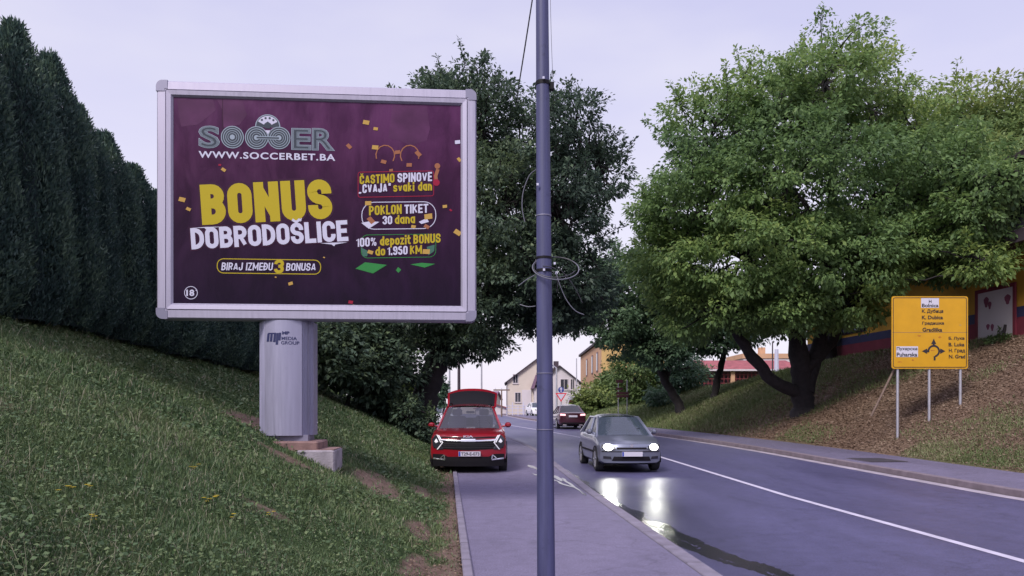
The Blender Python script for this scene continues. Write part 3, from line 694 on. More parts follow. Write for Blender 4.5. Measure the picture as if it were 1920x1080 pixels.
# the dark tree behind the billboard
YE = 28.5
bx = W(783, 792, YE).x
def we(px, py, dY=0): return wp(px, py, dY, YE)
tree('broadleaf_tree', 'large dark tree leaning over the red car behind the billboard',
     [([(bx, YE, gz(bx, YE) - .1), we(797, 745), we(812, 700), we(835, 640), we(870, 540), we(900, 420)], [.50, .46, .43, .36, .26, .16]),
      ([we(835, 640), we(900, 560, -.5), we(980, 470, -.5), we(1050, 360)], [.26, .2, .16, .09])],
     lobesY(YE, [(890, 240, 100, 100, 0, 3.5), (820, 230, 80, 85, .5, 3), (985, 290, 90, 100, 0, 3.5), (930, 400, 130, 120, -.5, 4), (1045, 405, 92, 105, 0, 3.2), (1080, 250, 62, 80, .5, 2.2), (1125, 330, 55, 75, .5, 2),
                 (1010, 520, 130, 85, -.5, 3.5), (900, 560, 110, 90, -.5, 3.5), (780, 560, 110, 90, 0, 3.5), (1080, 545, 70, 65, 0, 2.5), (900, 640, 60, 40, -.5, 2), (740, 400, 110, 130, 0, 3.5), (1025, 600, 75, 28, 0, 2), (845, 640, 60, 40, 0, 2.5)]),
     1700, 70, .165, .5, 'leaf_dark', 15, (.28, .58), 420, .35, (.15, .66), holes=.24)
# dark undergrowth at the foot of the hedge
def bush(px, pybase, Y0, lob, nclump, material, label, seed, L=.2, per=40, tone=(.2, .6), crr=(.3, .55), group=None, name='bush'):
    X = W(px, 0, Y0).x; z = gz(X, Y0)
    return tree(name, label, [([(X, Y0, z - .1), (X + .1, Y0, z + .5)], [.08, .05])], lobesY(Y0, lob), nclump, per, L, .5, material, seed, crr, nclump // 10, .3, tone, group, core=.35)
bush(650, 720, 25.5, [(640, 650, 70, 75, 0, 2.2), (610, 620, 60, 60, 1, 2.2), (660, 705, 55, 32, 0, 1.5), (620, 690, 40, 30, 0, 1.5)], 400, 'leaf_dark', 'dark bush right beside the billboard post on the bank', 21, group='dark bushes below the billboard')
bush(715, 750, 26.5, [(720, 690, 65, 75, 0, 2), (690, 640, 60, 60, 0, 2), (715, 742, 45, 26, 0, 1.2), (750, 765, 30, 20, 0, 1)], 400, 'leaf_dark', 'dark bush midway between the billboard post and the leaning trunk', 22, group='dark bushes below the billboard')
bush(765, 790, 25.6, [(762, 775, 28, 40, 0, .8), (800, 800, 22, 30, 0, .5)], 110, 'leaf_dark', 'low ragged bush at the foot of the leaning trunk beside the red car', 23, .14, 36, crr=(.18, .3), group='dark bushes below the billboard')
# bushes along the far bank
bush(1120, 765, 66, [(1122, 745, 42, 26, 0, 3), (1152, 722, 34, 26, 2, 3), (1097, 758, 20, 16, -1, 2)], 300, 'leaf_bush', 'rounded light green bush beside the ochre building', 31, .3, 36, (.2, .7), (.4, .75), 'bushes along the far bank')
bush(1195, 750, 60, [(1195, 700, 42, 42, 0, 3), (1215, 735, 40, 24, 0, 2.5)], 260, 'leaf_bush', 'tall bush behind the brown direction signs', 32, .28, 36, (.15, .55), (.4, .7), 'bushes along the far bank')
bush(1265, 730, 58, [(1270, 690, 45, 42, 0, 3), (1240, 745, 26, 16, -5, 1.5), (1300, 710, 24, 24, 0, 2)], 240, 'leaf_mid', 'dark bush behind the forked leaning trunk', 33, .26, 36, (.1, .5), (.4, .7), 'bushes along the far bank')
bush(1880, 655, 29.6, [(1880, 640, 24, 12, 0, .5)], 40, 'leaf_bush', 'small weedy bush at the foot of the mustard wall', 34, .14, 30, (.1, .5), (.12, .25), 'bushes along the far bank')
bush(829, 760, 52, [(829, 735, 7, 30, 0, .6)], 60, 'leaf_mid', 'slender small conifer left of the raised tailgate', 35, .2, 30, (.1, .5), (.2, .3), 'bushes along the far bank')
bush(772, 745, 46, [(770, 745, 22, 26, 0, 2)], 120, 'leaf_bush', 'bright bush glimpsed left of the leaning trunk', 36, .25, 36, (.3, .7), (.3, .5), 'bushes along the far bank')

# thuja hedge
def thuja_mesh(seed, H=4.4, n=38000):
    rs = np.random.default_rng(seed)
    hh = rs.random(n) ** 1.12; ang = rs.random(n) * 2 * np.pi
    prof = np.where(hh < .10, .7 + .3 * hh / .10, 1 - .52 * (np.maximum(hh - .10, 0) / .90) ** 1.5); prof = np.where(hh > .76, prof * np.clip((1.03 - hh) / .27, 0, 1) ** .75, prof)
    dep = rs.random(n) ** 2; plume = vnoise(ang * 2.6 + 9, hh * H * 1.0, 1.0, seed) * .6 + vnoise(ang * 5.5 + 3, hh * H * 2.6, 1.0, seed + 1) * .4
    rad = .80 * prof * (.82 + .36 * plume) * (1 - .30 * dep)
    P = np.stack([rad * np.cos(ang), rad * np.sin(ang), hh * H], 1); P += rs.normal(size=(n, 3)) * .03
    o = np.stack([np.cos(ang), np.sin(ang), 0 * ang], 1); A = o * .45 + np.array([0, 0, .95]) + rs.normal(size=(n, 3)) * .42
    Nn = rs.normal(size=(n, 3)) + o * .8; L = .045 + .065 * rs.random(n)
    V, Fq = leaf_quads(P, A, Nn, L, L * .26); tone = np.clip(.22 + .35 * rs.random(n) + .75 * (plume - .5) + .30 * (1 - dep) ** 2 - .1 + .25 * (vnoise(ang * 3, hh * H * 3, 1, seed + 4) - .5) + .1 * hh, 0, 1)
    return V, Fq, np.repeat(tone, 4)
TH = []
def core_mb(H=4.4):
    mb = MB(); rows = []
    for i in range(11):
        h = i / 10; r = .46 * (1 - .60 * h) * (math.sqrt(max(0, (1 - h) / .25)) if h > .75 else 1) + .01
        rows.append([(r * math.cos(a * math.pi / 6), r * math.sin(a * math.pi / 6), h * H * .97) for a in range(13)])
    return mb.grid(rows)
ords = ['first', 'second', 'third', 'fourth', 'fifth', 'sixth', 'seventh', 'eighth', 'ninth', 'tenth']
protos = []
for k in range(3):
    t_ = thing('thuja', '', 'tree', (0, 0, -50), 0, 'thujas of the tall hedge')
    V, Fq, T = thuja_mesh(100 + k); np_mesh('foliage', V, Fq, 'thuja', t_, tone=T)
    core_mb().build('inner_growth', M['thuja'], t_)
    MB().tube([(0, 0, -.4), (0, 0, 1.2)], [.12, .08], 8).build('trunk', 'bark', t_); protos.append(t_)
Yt = 8.6; spots = []
rt = random.Random(5)
while Yt < 25.5: spots.append(Yt); Yt += rt.uniform(.86, 1.02)
vis = 0; used = set()
for i, y in enumerate(spots):
    X = -7.55 + rt.uniform(-.12, .12) + .0 * y
    px = HX + X / y * F
    k = i % 3
    if k in used: o = copy_tree(protos[k])
    else: o = protos[k]; used.add(k)
    hgt = rt.uniform(.965, 1.035) * float(np.interp(y, [9, 11.5, 13.3, 15.7, 18, 26], [4.5, 4.4, 4.1, 3.55, 3.45, 3.4])) / 4.4
    o.location = (X, y, gz(X, y) - .05); o.scale = (rt.uniform(.92, 1.08), rt.uniform(.92, 1.08), hgt); o.rotation_euler = (0, 0, rt.uniform(0, 6.28))
    if px < -30: o['label'] = 'tall dark thuja of the hedge standing at the left edge of the picture'
    elif px < 285:
        o['label'] = 'tall dark thuja, %s from the left edge among those clear of the billboard' % ords[min(vis, 9)]; vis += 1
    else: o['label'] = 'dark thuja of the hedge showing only below the billboard left of its post'
sg = sum(1 for o in bpy.data.objects if o.name.startswith('thuja') and 'from the left' in o.get('label', ''))

# ------------------------------------------------------------------ lettering
def text_geo(s, offset=0.0, shear=0.0, spacing=1.0):
    cu = bpy.data.curves.new('t', 'FONT'); cu.body = s; cu.size = 1; cu.offset = offset; cu.shear = shear; cu.space_character = spacing
    cu.resolution_u = 4
    o = bpy.data.objects.new('t', cu); C.objects.link(o)
    dg = bpy.context.evaluated_depsgraph_get(); me = bpy.data.meshes.new_from_object(o.evaluated_get(dg))
    v = np.zeros(len(me.vertices) * 3, np.float32); me.vertices.foreach_get('co', v); v = v.reshape(-1, 3)[:, :2].astype(float)
    f = [tuple(p_.vertices) for p_ in me.polygons]
    bpy.data.objects.remove(o); bpy.data.curves.remove(cu); bpy.data.meshes.remove(me)
    return v, f
def lettering(mb, s, x, z, wid, hei, ang, y, layers=((.02, 0, 0),), shear=0.0, spacing=1.0, base=None, pt=None):
    """fits the word to a box of wid x hei standing on (x,z); layers are (boldness, material index, forward offset)"""
    v0, _ = text_geo(base or s, layers[0][0], shear, spacing); lo, hi = v0.min(0), v0.max(0)
    va, _ = text_geo(s, layers[0][0], shear, spacing)
    lo[0], hi[0] = va.min(0)[0], va.max(0)[0]
    c, sn = math.cos(ang), math.sin(ang)
    for off, mi, dy in layers:
        v, f = text_geo(s, off, shear, spacing)
        a = (v[:, 0] - lo[0]) / (hi[0] - lo[0]) * wid; b = (v[:, 1] - lo[1]) / (hi[1] - lo[1]) * hei
        X = x + a * c - b * sn; Z = z + a * sn + b * c
        mb.add([pt(q, y - dy, r) if pt else (q, y - dy, r) for q, r in zip(X, Z)], f, mi)
def disc(mb, x, z, r0, r1, y, mi=0, n=28, a0=0, a1=2 * math.pi):
    rows = [[(x + r * math.cos(a0 + (a1 - a0) * k / n), y, z + r * math.sin(a0 + (a1 - a0) * k / n)) for k in range(n + 1)] for r in (max(r0, .0001), r1)]
    mb.grid(rows, mi)
def band(mb, pts, wd, y, mi=0, closed=False):
    pts = [Vector((p_[0], p_[1])) for p_ in pts]; n = len(pts); rows = []
    for i in range(n + (1 if closed else 0)):
        j = i % n; a = pts[(j - 1) % n] if closed or j else pts[j]; b = pts[(j + 1) % n] if closed or j < n - 1 else pts[j]
        t_ = (b - a).normalized(); nn = Vector((-t_.y, t_.x)) * wd / 2; rows.append([(pts[j].x - nn.x, y, pts[j].y - nn.y), (pts[j].x + nn.x, y, pts[j].y + nn.y)])
    mb.grid(rows, mi)
def rrect(x0, x1, z0, z1, r, n=5):
    p_ = []
    for cx_, cz_, a in ((x1 - r, z1 - r, 0), (x0 + r, z1 - r, 90), (x0 + r, z0 + r, 180), (x1 - r, z0 + r, 270)):
        for k in range(n + 1): q = R(a + 90 * k / n); p_.append((cx_ + r * math.cos(q), cz_ + r * math.sin(q)))
    return p_

# ------------------------------------------------------------------ billboard
A_ = Vector((-5.06, 11.0)); B_ = Vector((-.524, 11.34)); bang = math.atan2(B_.y - A_.y, B_.x - A_.x); dv = Vector((math.cos(bang), math.sin(bang)))
root = Vector((-3.3, 11.0 + (-3.3 + 5.06) * math.tan(bang), 1.22))
bb = thing('billboard', 'large billboard with dark purple betting poster on a silver post', 'billboard', root, bang)
def Lp(px, py):
    """photo pixel -> local x,z on the poster plane"""
    nrm = Vector((math.sin(bang), -math.cos(bang))); d = Vector(((px - HX) / F, 1.0)); tt = (Vector((root.x, root.y)) + nrm * 0).dot(nrm) / d.dot(nrm)
    p_ = d * tt; return ((p_ - Vector((root.x, root.y))).dot(dv), CAMZ + (HY - py) / F * tt - root.z)
PXM = 11.15 / F
x0, zT = Lp(293, 150); x1, zB = Lp(893, 603)
zT = (Lp(293, 150)[1] + Lp(891, 168)[1]) / 2; zB = (Lp(296, 597)[1] + Lp(894, 603)[1]) / 2
# frame: stepped profile swept round a rounded rectangle
prof = [(0.0, .26, .09), (0.0, .03, .09), (.02, .0, .075), (.125, -.004, .03), (.128, .018, .03), (.136, .018, .02), (.139, -.012, .02), (.200, -.004, .006), (.226, .028, .003), (.228, .06, .003)]
rows = []
for ins, y, r in prof:
    rr_ = rrect(x0 + ins, x1 - ins, zB + ins, zT - ins, r, 5); rr_.append(rr_[0]); rows.append([(a, y, b) for a, b in rr_])
MB().grid(rows).build('frame', 'alu', bb, smooth=True, angle=25)
for cxx, czz, sx, sz in ((x0, zT, 1, -1), (x1, zT, -1, -1), (x0, zB, 1, 1), (x1, zB, -1, 1)):
    mb = MB(); e = .003; s_ = .155; r = .09 + e
    poly = [(cxx - sx * e, czz + sz * s_)]
    for k in range(7):
        q = k / 6 * math.pi / 2; poly.append((cxx - sx * e + sx * (r - r * math.cos(q)), czz - sz * e + sz * (r - r * math.sin(q))))
    poly += [(cxx + sx * s_, czz - sz * e), (cxx + sx * s_, czz + sz * .118), (cxx + sx * .118, czz + sz * .118), (cxx + sx * .118, czz + sz * s_)]
    mb.prism(poly, -.010, .262); mb.build('corner_cap', 'alu_dark', bb)
MB().box(x0 + .02, x1 - .02, .258, .275, zB + .02, zT - .02).build('back_panel', 'alu_dark', bb)
MB().box(x0 + .1, x1 - .1, .03, .25, zB + .004, zB + .02).build('underside', 'black', bb)
# poster with its printed ground; the paler top also paints in reflection glare
pm = bpy.data.materials.new('poster_print_glare'); pm.use_nodes = True; t = pm.node_tree; p = t.nodes['Principled BSDF']
c = N('ShaderNodeTexCoord', t); s_ = N('ShaderNodeSeparateXYZ', t); t.links.new(c.outputs['Generated'], s_.inputs[0])
r = N('ShaderNodeValToRGB', t); e = r.color_ramp.elements; e[0].position = 0; e[0].color = (.008, .002, .014, 1); e[1].position = 1; e[1].color = (.070, .018, .067, 1)
e.new(.35).color = (.018, .004, .021, 1); e.new(.7).color = (.046, .010, .042, 1)
t.links.new(s_.outputs['Z'], r.inputs[0])
n1 = N('ShaderNodeTexNoise', t); n1.inputs['Scale'].default_value = 2.3; n1.inputs['Detail'].default_value = 7; n1.inputs['Distortion'].default_value = .8
mpn = N('ShaderNodeMapping', t); mpn.inputs['Scale'].default_value = (1.2, 1, .55); t.links.new(c.outputs['Object'], mpn.inputs[0]); t.links.new(mpn.outputs[0], n1.inputs['Vector'])
q = N('ShaderNodeMapRange', t); q.inputs[1].default_value = .35; q.inputs[2].default_value = .7; q.inputs[3].default_value = .75; q.inputs[4].default_value = 1.45
t.links.new(n1.outputs[0], q.inputs[0])
h = N('ShaderNodeVectorMath', t, operation='SCALE'); t.links.new(r.outputs[0], h.inputs[0]); t.links.new(q.outputs[0], h.inputs['Scale'])
# warm corner of the printed design
t.links.new(h.outputs[0], p.inputs['Base Color']); p.inputs['Roughness'].default_value = .38
q2 = N('ShaderNodeMapRange', t); q2.inputs[1].default_value = .35; q2.inputs[2].default_value = .65; q2.inputs[3].default_value = .22; q2.inputs[4].default_value = .36; p.inputs['Specular IOR Level'].default_value = .16
t.links.new(n1.outputs[0], q2.inputs[0]); t.links.new(q2.outputs[0], p.inputs['Roughness'])
nb = N('ShaderNodeTexNoise', t); nb.inputs['Scale'].default_value = 5; nb.inputs['Detail'].default_value = 3
mp2 = N('ShaderNodeMapping', t); mp2.inputs['Scale'].default_value = (2.5, 1, .6); t.links.new(c.outputs['Object'], mp2.inputs[0]); t.links.new(mp2.outputs[0], nb.inputs['Vector'])
b_ = N('ShaderNodeBump', t); b_.inputs['Strength'].default_value = .25; b_.inputs['Distance'].default_value = .02; t.links.new(nb.outputs[0], b_.inputs['Height']); t.links.new(b_.outputs[0], p.inputs['Normal'])
M['poster'] = pm
pxl, pxr, pzb, pzt = x0 + .22, x1 - .22, zB + .22, zT - .22
poster = MB().box(pxl, pxr, .034, .05, pzb, pzt).build('poster', 'poster', bb)
M['faded'] = mat('faded_print', (.078, .024, .074), .5, 0, .25, 3, spec=.12)
# the loose panel joints of the paper
mb = MB()
for px in (416,): 
    a, _ = Lp(px, 300); mb.box(a - .004, a + .004, .0315, .034, pzt - .72, pzt)
mb.build('paper_seam', 'ldark', poster)
for poly in ([(735, 196), (800, 196), (806, 240), (800, 262), (770, 272), (748, 262), (728, 258)], [(404, 182), (452, 184), (462, 214), (448, 232), (418, 238), (416, 205)], [(330, 186), (398, 184), (404, 205), (370, 232), (338, 236)]):
    MB().prism([Lp(*q_) for q_ in poly], .0328, .034).build('paper_patch', 'faded', poster)

# heavy condensed block letters drawn as strokes: (relative width, [(points, corner rounding, closed)])
_O = ([(0, 0), (1, 0), (1, 1), (0, 1)], .34, True); _ST = ([(0, 0), (0, 1)], 0, False); _CA = ([(.18, 1.28), (.5, 1.16), (.82, 1.28)], 0, False)
_Sp = ([(1, .68), (1, 1), (0, 1), (0, .52), (1, .48), (1, 0), (0, 0), (0, .32)], .3, False); _Cp = ([(1, .66), (1, 1), (0, 1), (0, 0), (1, 0), (1, .34)], .34, False)
GL = {'O': (1, [_O]), '0': (1, [_O]), 'B': (1, [_ST, ([(0, 1), (.94, 1), (.94, .53), (0, .53)], .22, False), ([(0, .53), (1, .53), (1, 0), (0, 0)], .24, False)]),
 'D': (1, [_ST, ([(0, 1), (1, 1), (1, 0), (0, 0)], .34, False)]), 'Đ': (1, [_ST, ([(0, 1), (1, 1), (1, 0), (0, 0)], .34, False), ([(-.25, .5), (.35, .5)], 0, False)]),
 'N': (1.02, [_ST, ([(.02, .98), (.98, .02)], 0, False), ([(1, 0), (1, 1)], 0, False)]), 'U': (1, [([(0, 1), (0, 0), (1, 0), (1, 1)], .34, False)]), 'S': (1, [_Sp]), 'Š': (1, [_Sp, _CA]),
 'R': (1, [_ST, ([(0, 1), (1, 1), (1, .47), (0, .47)], .26, False), ([(.5, .47), (1, 0)], 0, False)]), 'P': (1, [_ST, ([(0, 1), (1, 1), (1, .42), (0, .42)], .26, False)]),
 'L': (.86, [_ST, ([(0, 0), (1, 0)], 0, False)]), 'I': (0, [([(.5, 0), (.5, 1)], 0, False)]), 'C': (1, [_Cp]), 'Č': (1, [_Cp, _CA]), 'E': (.88, [_ST, ([(0, 1), (1, 1)], 0, False), ([(0, .5), (.85, .5)], 0, False), ([(0, 0), (1, 0)], 0, False)]),
 'A': (1.1, [([(0, 0), (.46, 1)], 0, False), ([(1, 0), (.54, 1)], 0, False), ([(.25, .24), (.75, .24)], 0, False)]), 'V': (1.08, [([(0, 1), (.47, 0)], 0, False), ([(1, 1), (.53, 0)], 0, False)]), 'J': (.9, [([(1, 1), (1, 0), (0, 0), (0, .28)], .3, False)]),
 'Z': (.95, [([(0, 1), (1, 1)], 0, False), ([(.95, .97), (.05, .03)], 0, False), ([(0, 0), (1, 0)], 0, False)]), 'M': (1.35, [_ST, ([(1, 0), (1, 1)], 0, False), ([(.03, .97), (.5, .18)], 0, False), ([(.97, .97), (.5, .18)], 0, False)]),
 'T': (.95, [([(0, 1), (1, 1)], 0, False), ([(.5, 0), (.5, 1)], 0, False)]), 'K': (1, [_ST, ([(.1, .42), (.95, 1)], 0, False), ([(.3, .58), (1, 0)], 0, False)]),
 '1': (.62, [([(1, 0), (1, 1), (.1, .80)], 0, False)]), '3': (1, [([(0, .72), (0, 1), (1, 1), (1, .52), (.4, .52)], .24, False), ([(.4, .52), (1, .52), (1, 0), (0, 0), (0, .28)], .24, False)]),
 '5': (1, [([(.95, 1), (0, 1), (0, .6), (1, .6), (1, 0), (0, 0), (0, .28)], .2, False)]), '9': (1, [([(1, .48), (0, .48), (0, 1), (1, 1), (1, 0), (0, 0), (0, .24)], .26, False)]),
 '%': (1.35, [([(0, .62), (.34, .62), (.34, 1), (0, 1)], .12, True), ([(.66, 0), (1, 0), (1, .38), (.66, .38)], .12, True), ([(.2, 0), (.8, 1)], 0, False)]), '.': (0, [([(.5, 0), (.5, .06)], 0, False)]),
 '„': (.8, [([(.25, .06), (.1, -.16)], 0, False), ([(.85, .06), (.7, -.16)], 0, False)]), '"': (.7, [([(.2, 1), (.2, .84)], 0, False), ([(.8, 1), (.8, .84)], 0, False)]),
 's': (.92, [([(1, .52), (1, .7), (0, .7), (0, .37), (1, .33), (1, 0), (0, 0), (0, .18)], .2, False)]), 'v': (.95, [([(0, .7), (.46, 0)], 0, False), ([(1, .7), (.54, 0)], 0, False)]), 'a': (.95, [([(1, 0), (1, .7), (0, .7), (0, 0), (1, 0)], .24, False), ([(1, 0), (1, .7)], 0, False)]),
 'k': (.92, [_ST, ([(.1, .28), (.9, .7)], 0, False), ([(.3, .4), (1, 0)], 0, False)]), 'i': (0, [([(.5, 0), (.5, .66)], 0, False), ([(.5, .98), (.5, 1.04)], 0, False)]), 'd': (.95, [([(1, 0), (1, 1)], 0, False), ([(1, 0), (0, 0), (0, .7), (1, .7)], .24, False)]),
 'n': (.95, [([(0, 0), (0, .7)], 0, False), ([(0, .7), (1, .7), (1, 0)], .24, False)]), 'e': (.95, [([(0, .34), (1, .34), (1, .7), (0, .7), (0, 0), (1, 0), (1, .14)], .24, False)]), 'p': (.95, [([(0, -.3), (0, .7)], 0, False), ([(0, .7), (1, .7), (1, 0), (0, 0)], .24, False)]),
 'o': (.95, [([(0, 0), (1, 0), (1, .7), (0, .7)], .26, True)]), 'z': (.85, [([(0, .7), (1, .7)], 0, False), ([(.95, .68), (.05, .02)], 0, False), ([(0, 0), (1, 0)], 0, False)]), 't': (.75, [([(.3, 1), (.3, 0), (1, 0)], .2, False), ([(-.1, .7), (.95, .7)], 0, False)])}
def stroke_word(mb, s, x, z, wid, hei, ang, y, t=.22, gap=.055, shear=0.0, mi=0, grow=0.0):
    T = t * hei; G = gap * hei; fix = 0; rel = 0
    for ch in s:
        if ch == ' ': fix += .26 * hei
        elif GL[ch][0] == 0: fix += T
        else: rel += GL[ch][0]
    U_ = (wid - fix - G * (len(s) - 1)) / max(rel, 1e-6); X = 0; k = 0; ca, sa = math.cos(ang), math.sin(ang)
    for ch in s:
        if ch == ' ': X += .26 * hei + G; continue
        rw_, strokes = GL[ch]; wch = rw_ * U_ if rw_ else T; Tt = min(T, wch * .46) if rw_ else T
        for pts, r, closed in strokes:
            P = [Vector((X + Tt / 2 + a * max(wch - Tt, 0), T / 2 + b * (hei - T))) for a, b in pts]; n = len(P); out_ = []
            for i, p_ in enumerate(P):
                if r and (closed or 0 < i < n - 1):
                    a, b = P[i - 1] - p_, P[(i + 1) % n] - p_; fa_, fb_ = (1 if not closed and i == 1 else .5), (1 if not closed and i == n - 2 else .5); q_ = min(r * hei, a.length * fa_, b.length * fb_)
                    an, bn = a.normalized() * q_, b.normalized() * q_
                    for f in np.linspace(0, math.pi / 2, 6): out_.append(p_ + an + bn - bn * math.cos(f) - an * math.sin(f))
                else: out_.append(p_.copy())
            q_o = [out_[0]]
            for q2 in out_[1:]:
                if (q2 - q_o[-1]).length > 5e-4: q_o.append(q2)
            out_ = q_o
            if closed and (out_[0] - out_[-1]).length < 5e-4: out_.pop()
            th_ = (Tt if r or rw_ == 0 else Tt) * (.62 if ch in '%' or (b'x' and max(q2[1] for q2 in pts) > 1.1 and ch != 'i') else 1)
            if not closed:
                e = th_ / 2 + grow; d0 = (out_[0] - out_[1]).normalized(); d1 = (out_[-1] - out_[-2]).normalized()
                if len(out_) == 2 and abs(d0.x) > .12 and abs(d0.y) > .12: e = grow; th_ *= .82
                if ch in 'SŠCČ359se' and len(pts) > 3: e = grow
                out_[0] = out_[0] + d0 * e; out_[-1] = out_[-1] + d1 * e
            o_ = len(mb.v); band(mb, out_, th_ + 2 * grow, y - .00012 * k, mi, closed); k += 1
            for i in range(o_, len(mb.v)):
                a, yy, b = mb.v[i]; b = min(max(b, -grow if min(q2[1] for q2 in pts) >= 0 else -9), hei + grow if max(q2[1] for q2 in pts) <= 1.0 else 9); a = a + shear * b; mb.v[i] = (x + a * ca - b * sa, yy, z + a * sa + b * ca)
        X += wch + G
PY = .030
mats_l = ['lwhite', 'lyellow', 'ldark', 'lteal', 'lpale', 'lgold', 'lorange', 'lred', 'lgreen']
WH, YE_, DK, TE, PA, GO, OR, RE, GN = range(9)
def word(s, xa, ya, xb, yb, hpx, col, bold=.03, shear=0.0, outline=.0, spacing=1.0, base=None, name='lettering', xs=1):
    a = Lp(xa, ya); b = Lp(xb, yb); wid = math.hypot(b[0] - a[0], b[1] - a[1]); ang = math.atan2(b[1] - a[1], b[0] - a[0])
    mb = MB(); ly = [(bold, 0, 0)]
    if outline: ly.append((bold + outline, 1, -.0015))
    lettering(mb, s, a[0], a[1], wid, hpx * PXM, ang, PY, ly, shear, spacing, base)
    mb.build(name, [mats_l[col], 'ldark'], poster)
def block(s, xa, ya, xb, yb, hpx, col, t=.24, gap=.05, shear=0.0, edge=.0):
    a = Lp(xa, ya); b = Lp(xb, yb); wid = math.hypot(b[0] - a[0], b[1] - a[1]); ang = math.atan2(b[1] - a[1], b[0] - a[0]); mb = MB(); h_ = hpx * PXM
    stroke_word(mb, s, a[0], a[1], wid, h_, ang, PY - .001, t, gap, shear, 0)
    if edge: stroke_word(mb, s, a[0], a[1], wid, h_, ang, PY + .002, t, gap, shear, 1, edge)
    mb.build('lettering', [mats_l[col], 'ldark'], poster)
word('WWW.SOCCERBET.BA', 371, 294.5, 628, 300.5, 12.8, WH, .024, 0, 0, 1.12)
word('18', 348, 554.5, 363, 554.5, 12, WH, .035)
block('BONUS', 378, 421, 624, 409, 75, YE_, .245, .055, 0, .03)
block('DOBRODOŠLICE', 358, 467, 653, 451, 39.5, WH, .205, .055, 0, .02)
block('BIRAJ IZMEĐU', 413.5, 506, 510, 506.5, 14.5, WH, .165, .08, .12)
block('BONUSA', 535, 507, 591, 507, 14.5, WH, .165, .08, .12)
block('3', 512.5, 512, 531, 512, 26, YE_, .23, 0, .05, .02)
for a_ in (('ČASTIMO', 674, 344.5, 739.5, 341, 17, YE_), ('SPINOVE', 745, 341, 810, 338.5, 17.5, WH), ('„CVAJA"', 671.5, 361.5, 733, 358.8, 17, WH), ('svaki dan', 737, 358.7, 810, 356, 17, YE_), ('POKLON', 691.5, 403, 753, 400, 18, YE_), ('TIKET', 758, 399.8, 803, 397.8, 17, WH),
           ('30', 717, 420, 735, 419.4, 16, WH), ('dana', 740, 419.3, 778, 417.6, 17, YE_), ('100%', 667.5, 462.5, 706, 460.5, 17, WH), ('depozit', 712, 460, 770, 457, 17.5, YE_), ('BONUS', 775, 456.5, 826, 454, 17.5, YE_), ('do', 703.5, 479, 722, 478, 17, YE_), ('1.950', 726, 478, 764, 476.3, 16.5, WH), ('KM', 768.5, 476, 791, 475, 16.5, YE_)):
    block(*a_, .185, .075, .06, .010)
# the caron over the S, drawn as a small crown, with the glint below
mb = MB()
a = [(549, 404), (553, 410), (557.5, 405), (562, 410), (566, 403), (564, 414), (551, 414.5)]
mb.prism([Lp(*q_) for q_ in a], PY - .001, PY + .001); a = [(600, 455.2), (625, 454), (651, 453.5), (628, 457.5), (626, 461), (621, 457.5)]; mb.prism([Lp(*q_) for q_ in a], PY - .001, PY + .001)
a = [(354, 427), (385, 424.5), (418, 424), (392, 426.5), (386, 430), (382, 426.5)]; mb.prism([Lp(*q_) for q_ in a], PY - .001, PY + .001); mb.build('printed_crown', 'lwhite', poster)
# outlines round the offers
def outline(name, xa, xb, ya, yb, rpx, wd, col, skew=0.0):
    a = Lp(xa, yb); b = Lp(xb, ya); pts = rrect(a[0], b[0], a[1], b[1], rpx * PXM, 6)
    mid = (a[0] + b[0]) / 2; pts = [(q_, z_ + (q_ - mid) * skew) for q_, z_ in pts]
    mb = MB(); band(mb, pts, wd, PY + .001, 0, True); mb.build(name, col, poster)
outline('badge_outline', 406, 600.5, 487, 511, 11.5, .012, 'lyellow')
outline('offer_outline', 671, 813, 322, 366, 4, .010, 'lred', .04)
outline('offer_outline', 678, 817, 379, 427, 23, .011, 'lwhite', .03)
outline('offer_outline', 677, 817, 440, 481, 12, .008, 'lgreen', .03)
mb = MB(); q_ = Lp(356.7, 548.3); disc(mb, *q_, .085, .094, PY); q_ = Lp(367, 543.5); mb.box(q_[0] - .012, q_[0] + .012, PY - .001, PY + .001, q_[1] - .004, q_[1] + .004); mb.box(q_[0] - .004, q_[0] + .004, PY - .0015, PY + .0005, q_[1] - .012, q_[1] + .012); mb.build('age_mark', 'lwhite', poster)
# emblem: striped block letters and a half ball over two joined rings
mb = MB()
for s, xa, xb, ya, yb in (('S', 370.7, 409.6, 276, 42), ('E', 545.4, 582, 279.5, 41), ('R', 584, 627, 280.5, 42)):
    a = Lp(xa, ya); lay = [(.05, 1, 0), (.035, 0, .0006), (.020, 1, .0012), (.010, 0, .0018), (-.004, 1, .0024), (-.012, 0, .003)]
    lettering(mb, s, a[0], a[1], (xb - xa) * PXM, yb * PXM, 0, PY, lay)
for px, py, r in ((434.6, 255.7, 21), (480.2, 256.8, 21.5), (522.3, 257.3, 21)):
    q_ = Lp(px, py); R_ = r * PXM
    for i, f in enumerate((1, .93, .80, .74, .60, .55, .41, .37, .22)):
        disc(mb, q_[0], q_[1], 0, R_ * f, PY - .0006 * i, 1 - i % 2)
a, b = Lp(480.2, 256.8), Lp(522.3, 257.3)
mb.box(a[0], b[0], PY - .0065, PY - .006, a[1] - .022, a[1] + .022, 1); mb.box(a[0], b[0], PY - .0075, PY - .007, a[1] - .011, a[1] + .011, 0)
q_ = Lp(501, 236); disc(mb, q_[0], q_[1], 0, 23 * PXM, PY + .002, 1, 30, R(-8), R(188)); disc(mb, q_[0], q_[1], 0, 21.3 * PXM, PY + .0012, 0, 30, R(-6), R(186))
disc(mb, q_[0], q_[1], 3.5 * PXM, 20 * PXM, PY + .0005, 2, 30, R(28), R(152)); disc(mb, q_[0], q_[1] + .02, 0, .055, PY - .0002, 0, 5, R(18), R(378))
mb.prism([Lp(494, 243), Lp(508, 243), Lp(501.5, 250)], PY, PY + .001, 2)
